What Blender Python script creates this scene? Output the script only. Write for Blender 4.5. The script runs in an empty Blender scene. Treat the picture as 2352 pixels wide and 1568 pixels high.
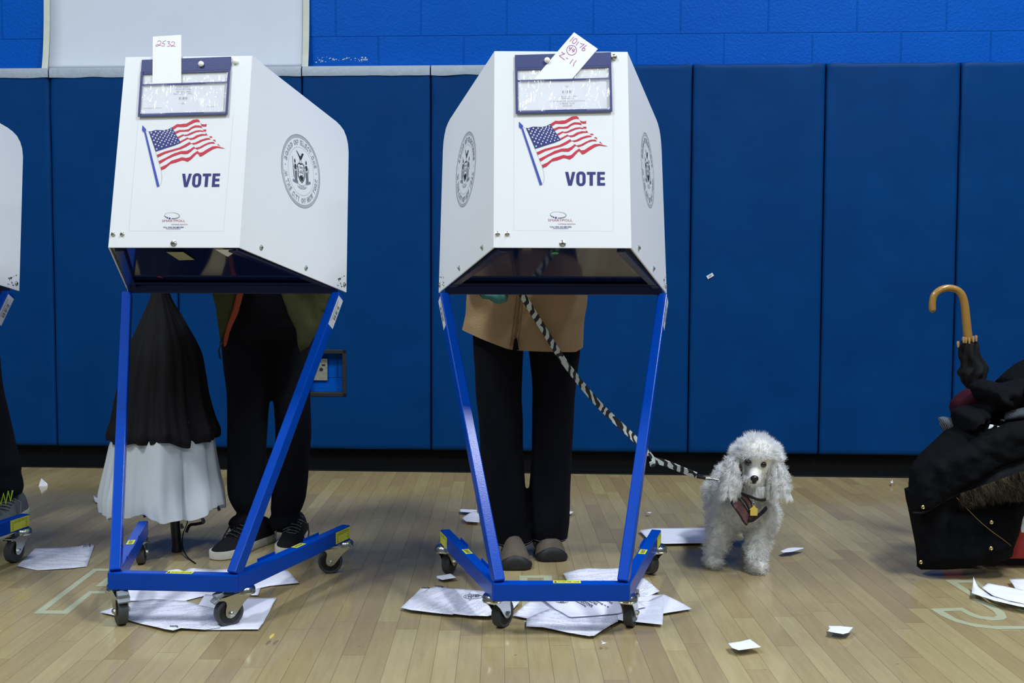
import bpy, bmesh, math, random
from mathutils import Vector, Matrix, noise
from mathutils.geometry import delaunay_2d_cdt
random.seed(7)
S = bpy.context.scene
COL = S.collection
PI = math.pi
# ------------------------------------------------------------------ camera (measured from the photograph)
W, H, F = 2352, 1568, 2290.0
PITCH, ROLL, CH = 0.0541, 0.0035, 0.8885
CAM = Vector((0, 0, CH))
c, s = math.cos(PITCH), math.sin(PITCH)
R0, U0, F0 = Vector((1, 0, 0)), Vector((0, s, c)), Vector((0, c, -s))
R1 = R0*math.cos(ROLL) + U0*math.sin(ROLL)
U1 = U0*math.cos(ROLL) - R0*math.sin(ROLL)
cd = bpy.data.cameras.new('camera')
cam = bpy.data.objects.new('camera', cd)
COL.objects.link(cam)
cam.matrix_world = Matrix(((R1.x, U1.x, -F0.x, CAM.x), (R1.y, U1.y, -F0.y, CAM.y), (R1.z, U1.z, -F0.z, CAM.z), (0, 0, 0, 1)))
cd.sensor_width = 36
cd.lens = F/W*36
cd.clip_start = .05
cd.dof.use_dof = False
S.camera = cam

def ray(u, v):
    return F0*F + R1*(u - W/2) - U1*(v - H/2)
def at(u, v, Y):
    d = ray(u, v)
    return CAM + d*(Y/d.y)
def gnd(u, v, z=0.0):
    d = ray(u, v)
    return CAM + d*((z - CH)/d.z)
def onplane(u, v, P, N):
    d = ray(u, v)
    return CAM + d*((P - CAM).dot(N)/d.dot(N))

# ------------------------------------------------------------------ materials
def mat(name, col, rough=.5, metal=0, spec=.5, coat=0, bump=0, bscale=200, var=0, vscale=8, alpha=1, trans=0, emis=0):
    m = bpy.data.materials.new(name)
    m.use_nodes = True
    nt = m.node_tree
    b = nt.nodes['Principled BSDF']
    b.inputs['Base Color'].default_value = (*col, 1)
    b.inputs['Roughness'].default_value = rough
    b.inputs['Metallic'].default_value = metal
    b.inputs['Specular IOR Level'].default_value = spec
    b.inputs['Coat Weight'].default_value = coat
    b.inputs['Transmission Weight'].default_value = trans
    b.inputs['Alpha'].default_value = alpha
    if bump or var:
        tc = nt.nodes.new('ShaderNodeTexCoord')
    if bump:
        n = nt.nodes.new('ShaderNodeTexNoise')
        n.inputs['Scale'].default_value = bscale
        n.inputs['Detail'].default_value = 4
        nt.links.new(tc.outputs['Object'], n.inputs['Vector'])
        bp = nt.nodes.new('ShaderNodeBump')
        bp.inputs['Strength'].default_value = bump
        bp.inputs['Distance'].default_value = .003
        nt.links.new(n.outputs['Fac'], bp.inputs['Height'])
        nt.links.new(bp.outputs['Normal'], b.inputs['Normal'])
    if var:
        n = nt.nodes.new('ShaderNodeTexNoise')
        n.inputs['Scale'].default_value = vscale
        n.inputs['Detail'].default_value = 5
        nt.links.new(tc.outputs['Object'], n.inputs['Vector'])
        mx = nt.nodes.new('ShaderNodeMix')
        mx.data_type = 'RGBA'
        mx.inputs[6].default_value = (*[x*(1-var) for x in col], 1)
        mx.inputs[7].default_value = (*[min(1, x*(1+var)) for x in col], 1)
        nt.links.new(n.outputs['Fac'], mx.inputs[0])
        nt.links.new(mx.outputs[2], b.inputs['Base Color'])
    return m

M = {}
M['white'] = mat('white_plastic', (.75, .795, .83), .38, var=.03, vscale=5)
M['blue'] = mat('blue_painted_steel', (.0, .052, .40), .22, spec=.2, coat=0, var=.12, vscale=9, bump=.05, bscale=300)
M['navy'] = mat('navy_laminate', (.004, .012, .065), .08, spec=.4)
M['navyrail'] = mat('navy_painted_steel', (.003, .012, .085), .25)
M['chrome'] = mat('zinc_plated_steel', (.62, .64, .6), .25, metal=1, bump=.08, bscale=120)
M['tyre'] = mat('grey_rubber', (.045, .05, .056), .6, var=.3, vscale=60)
M['hub'] = mat('black_plastic', (.008, .008, .009), .4)
M['pedal'] = mat('grey_pedal', (.2, .23, .26), .45)
M['yellow'] = mat('yellow_label', (.62, .66, .06), .5, var=.1, vscale=60)
M['ink'] = mat('black_ink', (.02, .025, .03), .6)
M['greyink'] = mat('grey_ink', (.13, .16, .22), .6)
M['sealgrey'] = mat('seal_grey_ink', (.19, .22, .28), .6)
M['flagred'] = mat('flag_red', (.55, .012, .045), .45, var=.15, vscale=60)
M['flagblue'] = mat('flag_blue', (.012, .022, .19), .45)
M['poleblue'] = mat('pole_blue', (.03, .06, .42), .45)
M['votenavy'] = mat('letter_navy', (.01, .02, .17), .45)
M['redink'] = mat('faded_red_ink', (.42, .16, .2), .6)
M['vinyl'] = mat('blue_vinyl', (.024, .040, .165), .5, bump=.2, bscale=400)
M['slip'] = mat('white_card', (.82, .85, .92), .6, var=.02)
M['insert'] = mat('insert_paper', (.74, .78, .86), .6)
M['pen'] = mat('purple_pen', (.36, .08, .26), .5)
M['pin'] = mat('white_pin', (.82, .86, .84), .3)
M['black'] = mat('black_denim', (.0045, .005, .009), .95, spec=.15, bump=.5, bscale=500, var=.3, vscale=12)
M['cloth'] = mat('black_cloth', (.006, .0065, .008), .85, spec=.2, bump=.4, bscale=250, var=.3, vscale=10)
M['nylon'] = mat('black_nylon', (.006, .006, .007), .8, spec=.2, bump=.3, bscale=60)
M['coat'] = mat('black_coat_cloth', (.0022, .0026, .004), .85, spec=.10, bump=1.0, bscale=45, var=.3, vscale=14)
M['olive'] = mat('olive_cotton', (.05, .055, .022), .85, spec=.2, bump=.5, bscale=200, var=.2)
M['orange'] = mat('orange_lining', (.33, .05, .012), .7)
M['tan'] = mat('tan_suede', (.35, .24, .13), .9, spec=.15, bump=.5, bscale=160, var=.12, vscale=14)
M['seam'] = mat('tan_seam', (.15, .095, .05), .85)
M['skin'] = mat('skin', (.5, .3, .21), .55)
M['hair'] = mat('dark_hair', (.03, .018, .01), .7)
M['suede'] = mat('black_suede', (.011, .011, .013), .9, spec=.2, bump=.5, bscale=200)
M['solew'] = mat('white_rubber_sole', (.55, .56, .48), .5, var=.1, vscale=30)
M['brownsuede'] = mat('brown_grey_suede', (.115, .095, .075), .9, spec=.15, bump=.6, bscale=150, var=.3, vscale=25)
M['bumper'] = mat('black_rubber', (.008, .008, .009), .6)
M['greymesh'] = mat('grey_mesh', (.085, .1, .11), .8, bump=.6, bscale=300)
M['neon'] = mat('neon_thread', (.35, .6, .03), .5)
M['wood'] = mat('varnished_wood', (.31, .175, .036), .28, coat=.4, var=.25, vscale=20)
M['tipwood'] = mat('tan_tip', (.4, .24, .1), .4)
M['burgundy'] = mat('burgundy_knit', (.028, .004, .010), .9, spec=.1, bump=.8, bscale=80)
M['redbin'] = mat('red_plastic', (.25, .012, .016), .4)
M['gold'] = mat('brass', (.55, .42, .18), .3, metal=1)
M['peel'] = mat('chipped_paint', (.4, .5, .6), .7)
M['tape'] = mat('grey_duct_tape', (.27, .33, .4), .5, bump=.5, bscale=60, var=.15, vscale=25)
M['masking'] = mat('masking_tape', (.5, .55, .48), .6, var=.12, vscale=30)
M['sheet'] = mat('white_poster_paper', (.53, .60, .70), .65, bump=.6, bscale=6, var=.05, vscale=4)
M['baseb'] = mat('black_vinyl_base', (.003, .0033, .004), .4, spec=.16, bump=.1, bscale=20)
M['plate'] = mat('steel_plate', (.32, .33, .28), .5, metal=.4, var=.4, vscale=90)
M['court'] = mat('cream_court_paint', (.42, .45, .3), .3, coat=.3, var=.12, vscale=30)
M['nose'] = mat('dog_nose', (.012, .009, .011), .35)
M['eye'] = mat('dog_eye', (.004, .003, .003), .05, coat=1)
M['dogskin'] = mat('dog_skin', (.86, .84, .80), .8, bump=.4, bscale=120)
M['stain'] = mat('dark_eye_skin', (.10, .07, .06), .8)
M['earin'] = mat('ear_inner_skin', (.11, .09, .07), .9)
M['harness'] = mat('mauve_mesh_webbing', (.15, .07, .07), .8, bump=.8, bscale=400)
M['yellowtag'] = mat('yellow_metal_tag', (.75, .55, .1), .35)
M['teal'] = mat('teal_fabric', (.03, .17, .15), .7, bump=.4, bscale=60)
M['green'] = mat('green_sticker', (.04, .35, .08), .5)
M['redst'] = mat('red_sticker', (.35, .02, .02), .5)
M['masktape'] = mat('yellowed_tape', (.3, .3, .17), .5)
M['scrapy'] = mat('yellow_scrap', (.6, .5, .1), .6)
M['barlabel'] = mat('white_label', (.6, .64, .7), .5)

def nodes(name):
    m = bpy.data.materials.new(name)
    m.use_nodes = True
    nt = m.node_tree
    return m, nt, nt.nodes['Principled BSDF']
def N(nt, kind, **kw):
    n = nt.nodes.new('ShaderNode' + kind)
    for k, v in kw.items():
        if k.startswith('i_'):
            n.inputs[k[2:].replace('_', ' ')].default_value = v
        else:
            setattr(n, k, v)
    return n
def math_(nt, op, a, b=None, cl=False):
    n = nt.nodes.new('ShaderNodeMath')
    n.operation = op
    n.use_clamp = cl
    for i, x in enumerate((a, b)):
        if x is None: continue
        if isinstance(x, (int, float)): n.inputs[i].default_value = x
        else: nt.links.new(x, n.inputs[i])
    return n.outputs[0]
def mixc(nt, fac, a, b, blend='MIX'):
    n = nt.nodes.new('ShaderNodeMix')
    n.data_type = 'RGBA'
    n.blend_type = blend
    for i, x in ((0, fac), (6, a), (7, b)):
        if isinstance(x, (int, float)): n.inputs[i].default_value = x
        elif isinstance(x, tuple): n.inputs[i].default_value = (*x, 1) if len(x) == 3 else x
        else: nt.links.new(x, n.inputs[i])
    return n.outputs[2]
def floor_mat():
    m, nt, b = nodes('maple_floor')
    L = nt.links.new
    tc = N(nt, 'TexCoord')
    mp = N(nt, 'Mapping')
    mp.inputs['Rotation'].default_value = (0, 0, FLOOR_ROT)
    mp.inputs['Location'].default_value = (-.0127+.0562*40, 0, 0)
    L(tc.outputs['Object'], mp.inputs['Vector'])
    sx = N(nt, 'SeparateXYZ')
    L(mp.outputs[0], sx.inputs[0])
    v = math_(nt, 'DIVIDE', sx.outputs[0], .0562)
    row = math_(nt, 'FLOOR', v)
    fv = math_(nt, 'FRACT', v)
    wn = N(nt, 'TexWhiteNoise', noise_dimensions='1D')
    L(row, wn.inputs['W'])
    uu = math_(nt, 'ADD', math_(nt, 'DIVIDE', sx.outputs[1], .62), math_(nt, 'MULTIPLY', wn.outputs['Value'], 9.0))
    pc = math_(nt, 'FLOOR', uu)
    fu = math_(nt, 'FRACT', uu)
    cb = N(nt, 'CombineXYZ')
    L(row, cb.inputs[0]); L(pc, cb.inputs[1])
    wn2 = N(nt, 'TexWhiteNoise', noise_dimensions='2D')
    L(cb.outputs[0], wn2.inputs['Vector'])
    cr = N(nt, 'ValToRGB')
    e = cr.color_ramp.elements
    e[0].position, e[0].color = 0, (.285, .222, .117, 1)
    e[1].position, e[1].color = 1, (.41, .352, .185, 1)
    for p, cc in ((.12, (.335, .270, .140)), (.5, (.36, .298, .153)), (.85, (.38, .32, .164))):
        x = e.new(p); x.color = (*cc, 1)
    L(wn2.outputs['Value'], cr.inputs[0])
    # grain
    g = N(nt, 'TexNoise', i_Scale=1.0, i_Detail=6.0, i_Roughness=.65)
    gm = N(nt, 'Mapping')
    gm.inputs['Scale'].default_value = (70, 6, 1)
    L(mp.outputs[0], gm.inputs['Vector'])
    ad = N(nt, 'VectorMath', operation='ADD')
    L(gm.outputs[0], ad.inputs[0]); L(wn2.outputs['Color'], ad.inputs[1])
    L(ad.outputs[0], g.inputs['Vector'])
    col = mixc(nt, math_(nt, 'MULTIPLY', math_(nt, 'SUBTRACT', g.outputs['Fac'], .35, True), .9, True), cr.outputs[0], (.2, .145, .075))
    st = N(nt, 'TexNoise', i_Scale=1.7, i_Detail=5.0)
    L(tc.outputs['Object'], st.inputs['Vector'])
    col = mixc(nt, math_(nt, 'MULTIPLY', math_(nt, 'SUBTRACT', st.outputs['Fac'], .45, True), 1.1, True), col, (.2, .155, .095))
    # worn scuffs, fine dark specks
    sp = N(nt, 'TexNoise', i_Scale=55.0, i_Detail=2.0)
    L(tc.outputs['Object'], sp.inputs['Vector'])
    col = mixc(nt, math_(nt, 'MULTIPLY', math_(nt, 'SUBTRACT', sp.outputs['Fac'], .73, True), 9, True), col, (.06, .045, .03))
    s1 = math_(nt, 'LESS_THAN', fv, .026)
    s2 = math_(nt, 'LESS_THAN', fu, .0035)
    seam = math_(nt, 'MAXIMUM', s1, math_(nt, 'MULTIPLY', s2, .6))
    col = mixc(nt, math_(nt, 'MULTIPLY', seam, .5), col, (.07, .05, .026))
    L(col, b.inputs['Base Color'])
    rn = N(nt, 'TexNoise', i_Scale=9.0, i_Detail=6.0)
    L(tc.outputs['Object'], rn.inputs['Vector'])
    L(math_(nt, 'ADD', math_(nt, 'MULTIPLY', rn.outputs['Fac'], .14), .05), b.inputs['Roughness'])
    b.inputs['Specular IOR Level'].default_value = .5
    bp = N(nt, 'Bump', i_Strength=.25, i_Distance=.0015)
    hn = N(nt, 'TexNoise', i_Scale=5.0, i_Detail=3.0)
    L(tc.outputs['Object'], hn.inputs['Vector'])
    L(math_(nt, 'ADD', math_(nt, 'MULTIPLY', seam, -.3), math_(nt, 'MULTIPLY', hn.outputs['Fac'], .9)), bp.inputs['Height'])
    L(bp.outputs[0], b.inputs['Normal'])
    return m
def block_mat():
    m, nt, b = nodes('blue_painted_block')
    L = nt.links.new
    tc = N(nt, 'TexCoord')
    sx = N(nt, 'SeparateXYZ'); L(tc.outputs['Object'], sx.inputs[0])
    cb = N(nt, 'CombineXYZ')
    L(math_(nt, 'SUBTRACT', sx.outputs[0], 1.775 - .406*40), cb.inputs[0])
    L(math_(nt, 'SUBTRACT', sx.outputs[2], 2.072 - .203*12), cb.inputs[1])
    br = N(nt, 'TexBrick', offset=.5, offset_frequency=2)
    br.inputs['Scale'].default_value = 1
    br.inputs['Mortar Size'].default_value = .0035
    br.inputs['Mortar Smooth'].default_value = .6
    br.inputs['Brick Width'].default_value = .406
    br.inputs['Row Height'].default_value = .203
    L(cb.outputs[0], br.inputs['Vector'])
    n1 = N(nt, 'TexNoise', i_Scale=90.0, i_Detail=5.0, i_Roughness=.6)
    L(tc.outputs['Object'], n1.inputs['Vector'])
    n2 = N(nt, 'TexNoise', i_Scale=3.0, i_Detail=3.0)
    L(tc.outputs['Object'], n2.inputs['Vector'])
    col = mixc(nt, n2.outputs['Fac'], (.0, .070, .40), (.0, .092, .48))
    L(col, b.inputs['Base Color'])
    b.inputs['Specular IOR Level'].default_value = .07
    b.inputs['Roughness'].default_value = .42
    bp = N(nt, 'Bump', i_Strength=.8, i_Distance=.006)
    h = math_(nt, 'ADD', math_(nt, 'MULTIPLY', br.outputs['Fac'], -.9), math_(nt, 'MULTIPLY', n1.outputs['Fac'], .55))
    L(h, bp.inputs['Height'])
    L(bp.outputs[0], b.inputs['Normal'])
    return m
def pad_mat():
    m, nt, b = nodes('blue_mat_vinyl')
    L = nt.links.new
    tc = N(nt, 'TexCoord')
    n2 = N(nt, 'TexNoise', i_Scale=4.0, i_Detail=4.0)
    L(tc.outputs['Object'], n2.inputs['Vector'])
    L(mixc(nt, n2.outputs['Fac'], (.0, .030, .135), (.0, .046, .185)), b.inputs['Base Color'])
    b.inputs['Roughness'].default_value = .5
    b.inputs['Specular IOR Level'].default_value = .08
    mp = N(nt, 'Mapping')
    mp.inputs['Rotation'].default_value = (0, .8, 0)
    mp.inputs['Scale'].default_value = (1.2, 1, 2.6)
    L(tc.outputs['Object'], mp.inputs['Vector'])
    w = N(nt, 'TexNoise', i_Scale=1.4, i_Detail=3.0)
    L(mp.outputs[0], w.inputs['Vector'])
    fine = N(nt, 'TexNoise', i_Scale=700.0, i_Detail=2.0)
    L(tc.outputs['Object'], fine.inputs['Vector'])
    bp = N(nt, 'Bump', i_Strength=.35, i_Distance=.012)
    L(math_(nt, 'ADD', w.outputs['Fac'], math_(nt, 'MULTIPLY', fine.outputs['Fac'], .05)), bp.inputs['Height'])
    L(bp.outputs[0], b.inputs['Normal'])
    return m
def paper_mat(name, ink, base=(.74, .77, .88)):
    m, nt, b = nodes(name)
    L = nt.links.new
    uv = N(nt, 'UVMap'); uv.uv_map = 'UVMap'
    sx = N(nt, 'SeparateXYZ'); L(uv.outputs[0], sx.inputs[0])
    v = math_(nt, 'DIVIDE', sx.outputs[1], .0068)
    row = math_(nt, 'FLOOR', v)
    line = math_(nt, 'LESS_THAN', math_(nt, 'FRACT', v), .30)
    cb = N(nt, 'CombineXYZ')
    L(math_(nt, 'MULTIPLY', sx.outputs[0], 330.0), cb.inputs[0]); L(math_(nt, 'MULTIPLY', row, 7.3), cb.inputs[1])
    wd = N(nt, 'TexNoise', i_Scale=1.0, i_Detail=1.0); L(cb.outputs[0], wd.inputs['Vector'])
    words = math_(nt, 'GREATER_THAN', wd.outputs['Fac'], .42)
    cb2 = N(nt, 'CombineXYZ')
    L(math_(nt, 'MULTIPLY', sx.outputs[0], 9.0), cb2.inputs[0]); L(math_(nt, 'MULTIPLY', row, .31), cb2.inputs[1])
    bl = N(nt, 'TexNoise', i_Scale=1.0, i_Detail=1.0); L(cb2.outputs[0], bl.inputs['Vector'])
    block = math_(nt, 'GREATER_THAN', bl.outputs['Fac'], .48)
    f = math_(nt, 'MULTIPLY', math_(nt, 'MULTIPLY', line, words), math_(nt, 'MULTIPLY', block, ink))
    L(mixc(nt, f, base, (.04, .05, .08)), b.inputs['Base Color'])
    b.inputs['Roughness'].default_value = .6
    tc = N(nt, 'TexCoord')
    w = N(nt, 'TexNoise', i_Scale=14.0, i_Detail=2.0); L(tc.outputs['Object'], w.inputs['Vector'])
    bp = N(nt, 'Bump', i_Strength=.5, i_Distance=.006); L(w.outputs['Fac'], bp.inputs['Height']); L(bp.outputs[0], b.inputs['Normal'])
    return m
def zebra_mat():
    m, nt, b = nodes('zebra_print_webbing')
    L = nt.links.new
    uv = N(nt, 'UVMap'); uv.uv_map = 'UVMap'
    wv = N(nt, 'TexWave', wave_type='BANDS', bands_direction='X', i_Scale=10.0, i_Distortion=8.5, i_Detail=2.0, i_Detail_Scale=1.1)
    mp = N(nt, 'Mapping'); mp.inputs['Rotation'].default_value = (0, 0, .5); mp.inputs['Scale'].default_value = (1, 2.2, 1)
    L(uv.outputs[0], mp.inputs['Vector']); L(mp.outputs[0], wv.inputs['Vector'])
    f = math_(nt, 'GREATER_THAN', wv.outputs['Fac'], .52)
    L(mixc(nt, f, (.01, .01, .012), (.55, .62, .62)), b.inputs['Base Color'])
    b.inputs['Roughness'].default_value = .7
    return m
def knit_mat():
    m, nt, b = nodes('grey_striped_knit')
    L = nt.links.new
    tc = N(nt, 'TexCoord')
    mp = N(nt, 'Mapping'); mp.inputs['Rotation'].default_value = (0, .5, 0)
    L(tc.outputs['Object'], mp.inputs['Vector'])
    wv = N(nt, 'TexWave', wave_type='BANDS', bands_direction='X', i_Scale=85.0, i_Distortion=2.5)
    L(mp.outputs[0], wv.inputs['Vector'])
    L(mixc(nt, math_(nt, 'GREATER_THAN', wv.outputs['Fac'], .5), (.008, .010, .016), (.11, .13, .16)), b.inputs['Base Color'])
    b.inputs['Roughness'].default_value = .9
    return m
def white_canopy():
    m, nt, b = nodes('frosted_white_canopy')
    L = nt.links.new
    b.inputs['Base Color'].default_value = (.82, .89, .94, 1)
    b.inputs['Roughness'].default_value = .5
    b.inputs['Alpha'].default_value = .9
    tr = N(nt, 'BsdfTranslucent'); tr.inputs[0].default_value = (.6, .66, .7, 1)
    mx = N(nt, 'MixShader'); mx.inputs[0].default_value = .3
    out = nt.nodes['Material Output']
    L(b.outputs[0], mx.inputs[1]); L(tr.outputs[0], mx.inputs[2]); L(mx.outputs[0], out.inputs[0])
    return m
def clear_mat():
    m, nt, b = nodes('clear_vinyl_window')
    b.inputs['Base Color'].default_value = (.95, .97, 1, 1)
    b.inputs['Roughness'].default_value = .04
    b.inputs['Alpha'].default_value = .16
    b.inputs['Specular IOR Level'].default_value = 1
    tc = N(nt, 'TexCoord')
    mp = N(nt, 'Mapping'); mp.inputs['Scale'].default_value = (30, 30, 9)
    nt.links.new(tc.outputs['Object'], mp.inputs[0])
    w = N(nt, 'TexNoise', i_Scale=1.0, i_Detail=2.0)
    nt.links.new(mp.outputs[0], w.inputs['Vector'])
    bp = N(nt, 'Bump', i_Strength=1.0, i_Distance=.012)
    nt.links.new(w.outputs['Fac'], bp.inputs['Height']); nt.links.new(bp.outputs[0], b.inputs['Normal'])
    return m
def fur_mat(name, c1, c2):
    m, nt, b = nodes(name)
    b.inputs['Roughness'].default_value = .75
    b.inputs['Specular IOR Level'].default_value = .2
    at_ = N(nt, 'Attribute'); at_.attribute_name = 'tone'
    nt.links.new(mixc(nt, at_.outputs['Fac'], c1, c2), b.inputs['Base Color'])
    tr = N(nt, 'BsdfTranslucent')
    nt.links.new(mixc(nt, at_.outputs['Fac'], c1, c2), tr.inputs[0])
    mx = N(nt, 'MixShader'); mx.inputs[0].default_value = .45
    out = nt.nodes['Material Output']
    nt.links.new(b.outputs[0], mx.inputs[1]); nt.links.new(tr.outputs[0], mx.inputs[2]); nt.links.new(mx.outputs[0], out.inputs[0])
    return m
FLOOR_ROT = -.0122
M['floor'] = floor_mat(); M['block'] = block_mat(); M['pad'] = pad_mat()
M['ptext'] = paper_mat('printed_paper', .62); M['pplain'] = paper_mat('blank_paper', .0); M['pfaint'] = paper_mat('faintly_printed_paper', .3)
M['zebra'] = zebra_mat(); M['knit'] = knit_mat(); M['canopyw'] = white_canopy(); M['clear'] = clear_mat()
M['fur'] = fur_mat('white_fur', (.78, .78, .75), (.97, .99, 1.0))
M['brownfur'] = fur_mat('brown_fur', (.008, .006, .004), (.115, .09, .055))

# ------------------------------------------------------------------ mesh helpers
def wm(o):
    m = o.matrix_basis.copy()
    while o.parent:
        o = o.parent
        m = o.matrix_basis @ m
    return m
def perp(a):
    a = a.normalized()
    b = Vector((0, 0, 1)) if abs(a.z) < .9 else Vector((1, 0, 0))
    x = a.cross(b).normalized()
    return x, a.cross(x).normalized()
class MB:
    def __init__(s):
        s.v, s.f, s.m, s.uv = [], [], [], None
    def add(s, v, f, mi=0):
        o = len(s.v)
        s.v += [Vector(x) for x in v]
        s.f += [tuple(i+o for i in q) for q in f]
        s.m += [mi]*len(f)
        return s
    def box(s, c, sz, R=None, mi=0):
        c = Vector(c); h = [x/2 for x in sz]
        v = []
        for z in (-1, 1):
            for y in (-1, 1):
                for x in (-1, 1):
                    p = Vector((x*h[0], y*h[1], z*h[2]))
                    v.append(c + (R @ p if R else p))
        return s.add(v, [(0, 2, 3, 1), (4, 5, 7, 6), (0, 1, 5, 4), (2, 6, 7, 3), (0, 4, 6, 2), (1, 3, 7, 5)], mi)
    def beam(s, p0, p1, w, h, side, mi=0):
        p0, p1 = Vector(p0), Vector(p1)
        a = (p1-p0).normalized()
        sd = Vector(side); sd = (sd - a*sd.dot(a)).normalized()
        up = a.cross(sd)
        v = []
        for p in (p0, p1):
            for i, j in ((-1, -1), (1, -1), (1, 1), (-1, 1)):
                v.append(p + sd*w/2*i + up*h/2*j)
        return s.add(v, [(3, 2, 1, 0), (4, 5, 6, 7), (0, 1, 5, 4), (1, 2, 6, 5), (2, 3, 7, 6), (3, 0, 4, 7)], mi)
    def loft(s, rings, cap=True, mi=0, closed=True):
        n = len(rings[0]); v = [p for r in rings for p in r]; f = []
        for i in range(len(rings)-1):
            for j in range(n if closed else n-1):
                k = (j+1) % n
                f.append((i*n+j, i*n+k, (i+1)*n+k, (i+1)*n+j))
        if cap:
            f.append(tuple(range(n))[::-1]); f.append(tuple((len(rings)-1)*n+j for j in range(n)))
        return s.add(v, f, mi)
    def tube(s, path, r, n=10, mi=0, flat=1.0, side=None):
        path = [Vector(p) for p in path]; rings = []
        if not hasattr(r, '__len__'): r = [r]*len(path)
        x = None
        for i, p in enumerate(path):
            a = (path[min(i+1, len(path)-1)] - path[max(i-1, 0)])
            if a.length < 1e-9: a = Vector((0, 0, 1))
            a.normalize()
            if side is not None: x = Vector(side)
            if x is None: x, y = perp(a)
            x = (x - a*x.dot(a))
            if x.length < 1e-6: x = perp(a)[0]
            x.normalize(); y = a.cross(x)
            rings.append([p + (x*math.cos(t*2*PI/n) + y*math.sin(t*2*PI/n)*flat)*r[i] for t in range(n)])
        return s.loft(rings, True, mi)
    def cap(s, p0, r0, p1, r1, n=16, flat=None):
        """tapered capsule"""
        p0, p1 = Vector(p0), Vector(p1)
        a = p1-p0; L = a.length; a.normalize(); path = []; rr = []
        for k in range(5):
            t = PI/2*(1-k/5); path.append(p0 - a*math.sin(t)*r0); rr.append(max(.0008, math.cos(t)*r0))
        for k in range(7):
            t = k/6; path.append(p0+a*L*t); rr.append(r0+(r1-r0)*t)
        for k in range(1, 6):
            t = PI/2*k/5; path.append(p1 + a*math.sin(t)*r1); rr.append(max(.0008, math.cos(t)*r1))
        return s.tube(path, rr, n)
    def sphere(s, c, r, R=None, mi=0, n=16, m=10):
        c = Vector(c)
        if not hasattr(r, '__len__'): r = (r, r, r)
        rings = []
        for i in range(m+1):
            t = PI*i/m; rings.append([])
            for j in range(n):
                q = 2*PI*j/n
                p = Vector((math.sin(t)*math.cos(q)*r[0], math.sin(t)*math.sin(q)*r[1], -math.cos(t)*r[2]))
                if i in (0, m): p = Vector((math.cos(q)*r[0]*.001, math.sin(q)*r[1]*.001, -math.cos(t)*r[2]))
                rings[-1].append(c + (R @ p if R else p))
        return s.loft(rings, True, mi)
    def lathe(s, prof, c, R=None, n=24, mi=0):
        c = Vector(c); rings = []
        for r, z in prof:
            rings.append([])
            for j in range(n):
                p = Vector((max(r, .0002)*math.cos(2*PI*j/n), max(r, .0002)*math.sin(2*PI*j/n), z))
                rings[-1].append(c + (R @ p if R else p))
        return s.loft(rings, True, mi)
    def prism(s, pts, fn, z0, z1, mi=0):
        n = len(pts)
        v = [fn(x, y, z0) for x, y in pts] + [fn(x, y, z1) for x, y in pts]
        f = [tuple(range(n))[::-1], tuple(range(n, 2*n))] + [(i, (i+1) % n, n+(i+1) % n, n+i) for i in range(n)]
        return s.add(v, f, mi)
    def poly(s, pts, mi=0):
        return s.add(pts, [tuple(range(len(pts)))], mi)
    def ribbon(s, pts, w, fn, mi=0, close=False):
        """flat 2-D stroke through fn(x,y)"""
        P = [Vector((x, y)) for x, y in pts]; n = len(P); L = []; Rr = []
        for i in range(n):
            a = P[(i+1) % n if close else min(i+1, n-1)] - P[(i-1) % n if close else max(i-1, 0)]
            if a.length < 1e-9: a = Vector((1, 0))
            a.normalize(); q = Vector((-a.y, a.x))*w/2
            L.append(P[i]+q); Rr.append(P[i]-q)
        v = [fn(p.x, p.y) for p in L] + [fn(p.x, p.y) for p in Rr]
        f = [(i, (i+1) % n, n+(i+1) % n, n+i) for i in range(n if close else n-1)]
        return s.add(v, f, mi)
    def build(s, name, mats, parent=None, smooth=True, angle=40, org=None, bevel=0, label=None):
        me = bpy.data.meshes.new(name)
        o = bpy.data.objects.new(name, me)
        COL.objects.link(o)
        if parent is not None:
            o.parent = parent
            if org is not None: o.location = wm(parent).inverted() @ Vector(org)
            inv = wm(o).inverted()
        else:
            if org is None:
                xs = [p.x for p in s.v]; ys = [p.y for p in s.v]; zs = [p.z for p in s.v]
                org = ((min(xs)+max(xs))/2, (min(ys)+max(ys))/2, min(zs))
            o.location = org
            inv = o.matrix_basis.inverted()
        me.from_pydata([tuple(inv @ p) for p in s.v], [], s.f)
        if not isinstance(mats, (list, tuple)): mats = [mats]
        for m_ in mats: me.materials.append(m_)
        me.polygons.foreach_set('material_index', s.m)
        bm = bmesh.new(); bm.from_mesh(me)
        if s.uv is None:
            bmesh.ops.recalc_face_normals(bm, faces=bm.faces)
        for f in bm.faces: f.smooth = smooth
        if smooth:
            for e in bm.edges:
                if len(e.link_faces) == 2 and e.calc_face_angle(0) > math.radians(angle): e.smooth = False
        if s.uv is not None:
            lay = bm.loops.layers.uv.new('UVMap')
            for f in bm.faces:
                for l in f.loops: l[lay].uv = s.uv[l.vert.index]
        bm.to_mesh(me); bm.free()
        if bevel:
            b = o.modifiers.new('bevel', 'BEVEL'); b.width = bevel; b.segments = 2; b.limit_method = 'ANGLE'
        if label: o['label'] = label
        return o
def tag(o, label, cat=None, group=None, kind=None):
    if label: o['label'] = label
    if cat: o['category'] = cat
    if group: o['group'] = group
    if kind: o['kind'] = kind
    return o
def empty(name, loc=(0, 0, 0), rz=0):
    o = bpy.data.objects.new(name, None); COL.objects.link(o)
    o.empty_display_size = .1; o.location = loc; o.rotation_euler = (0, 0, rz)
    return o
def kids(o): return [x for x in bpy.data.objects if x.parent == o]
def copy_tree(o, parent=None):
    cc = o.copy(); COL.objects.link(cc); cc.parent = parent
    for k in kids(o): copy_tree(k, cc)
    return cc
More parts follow.
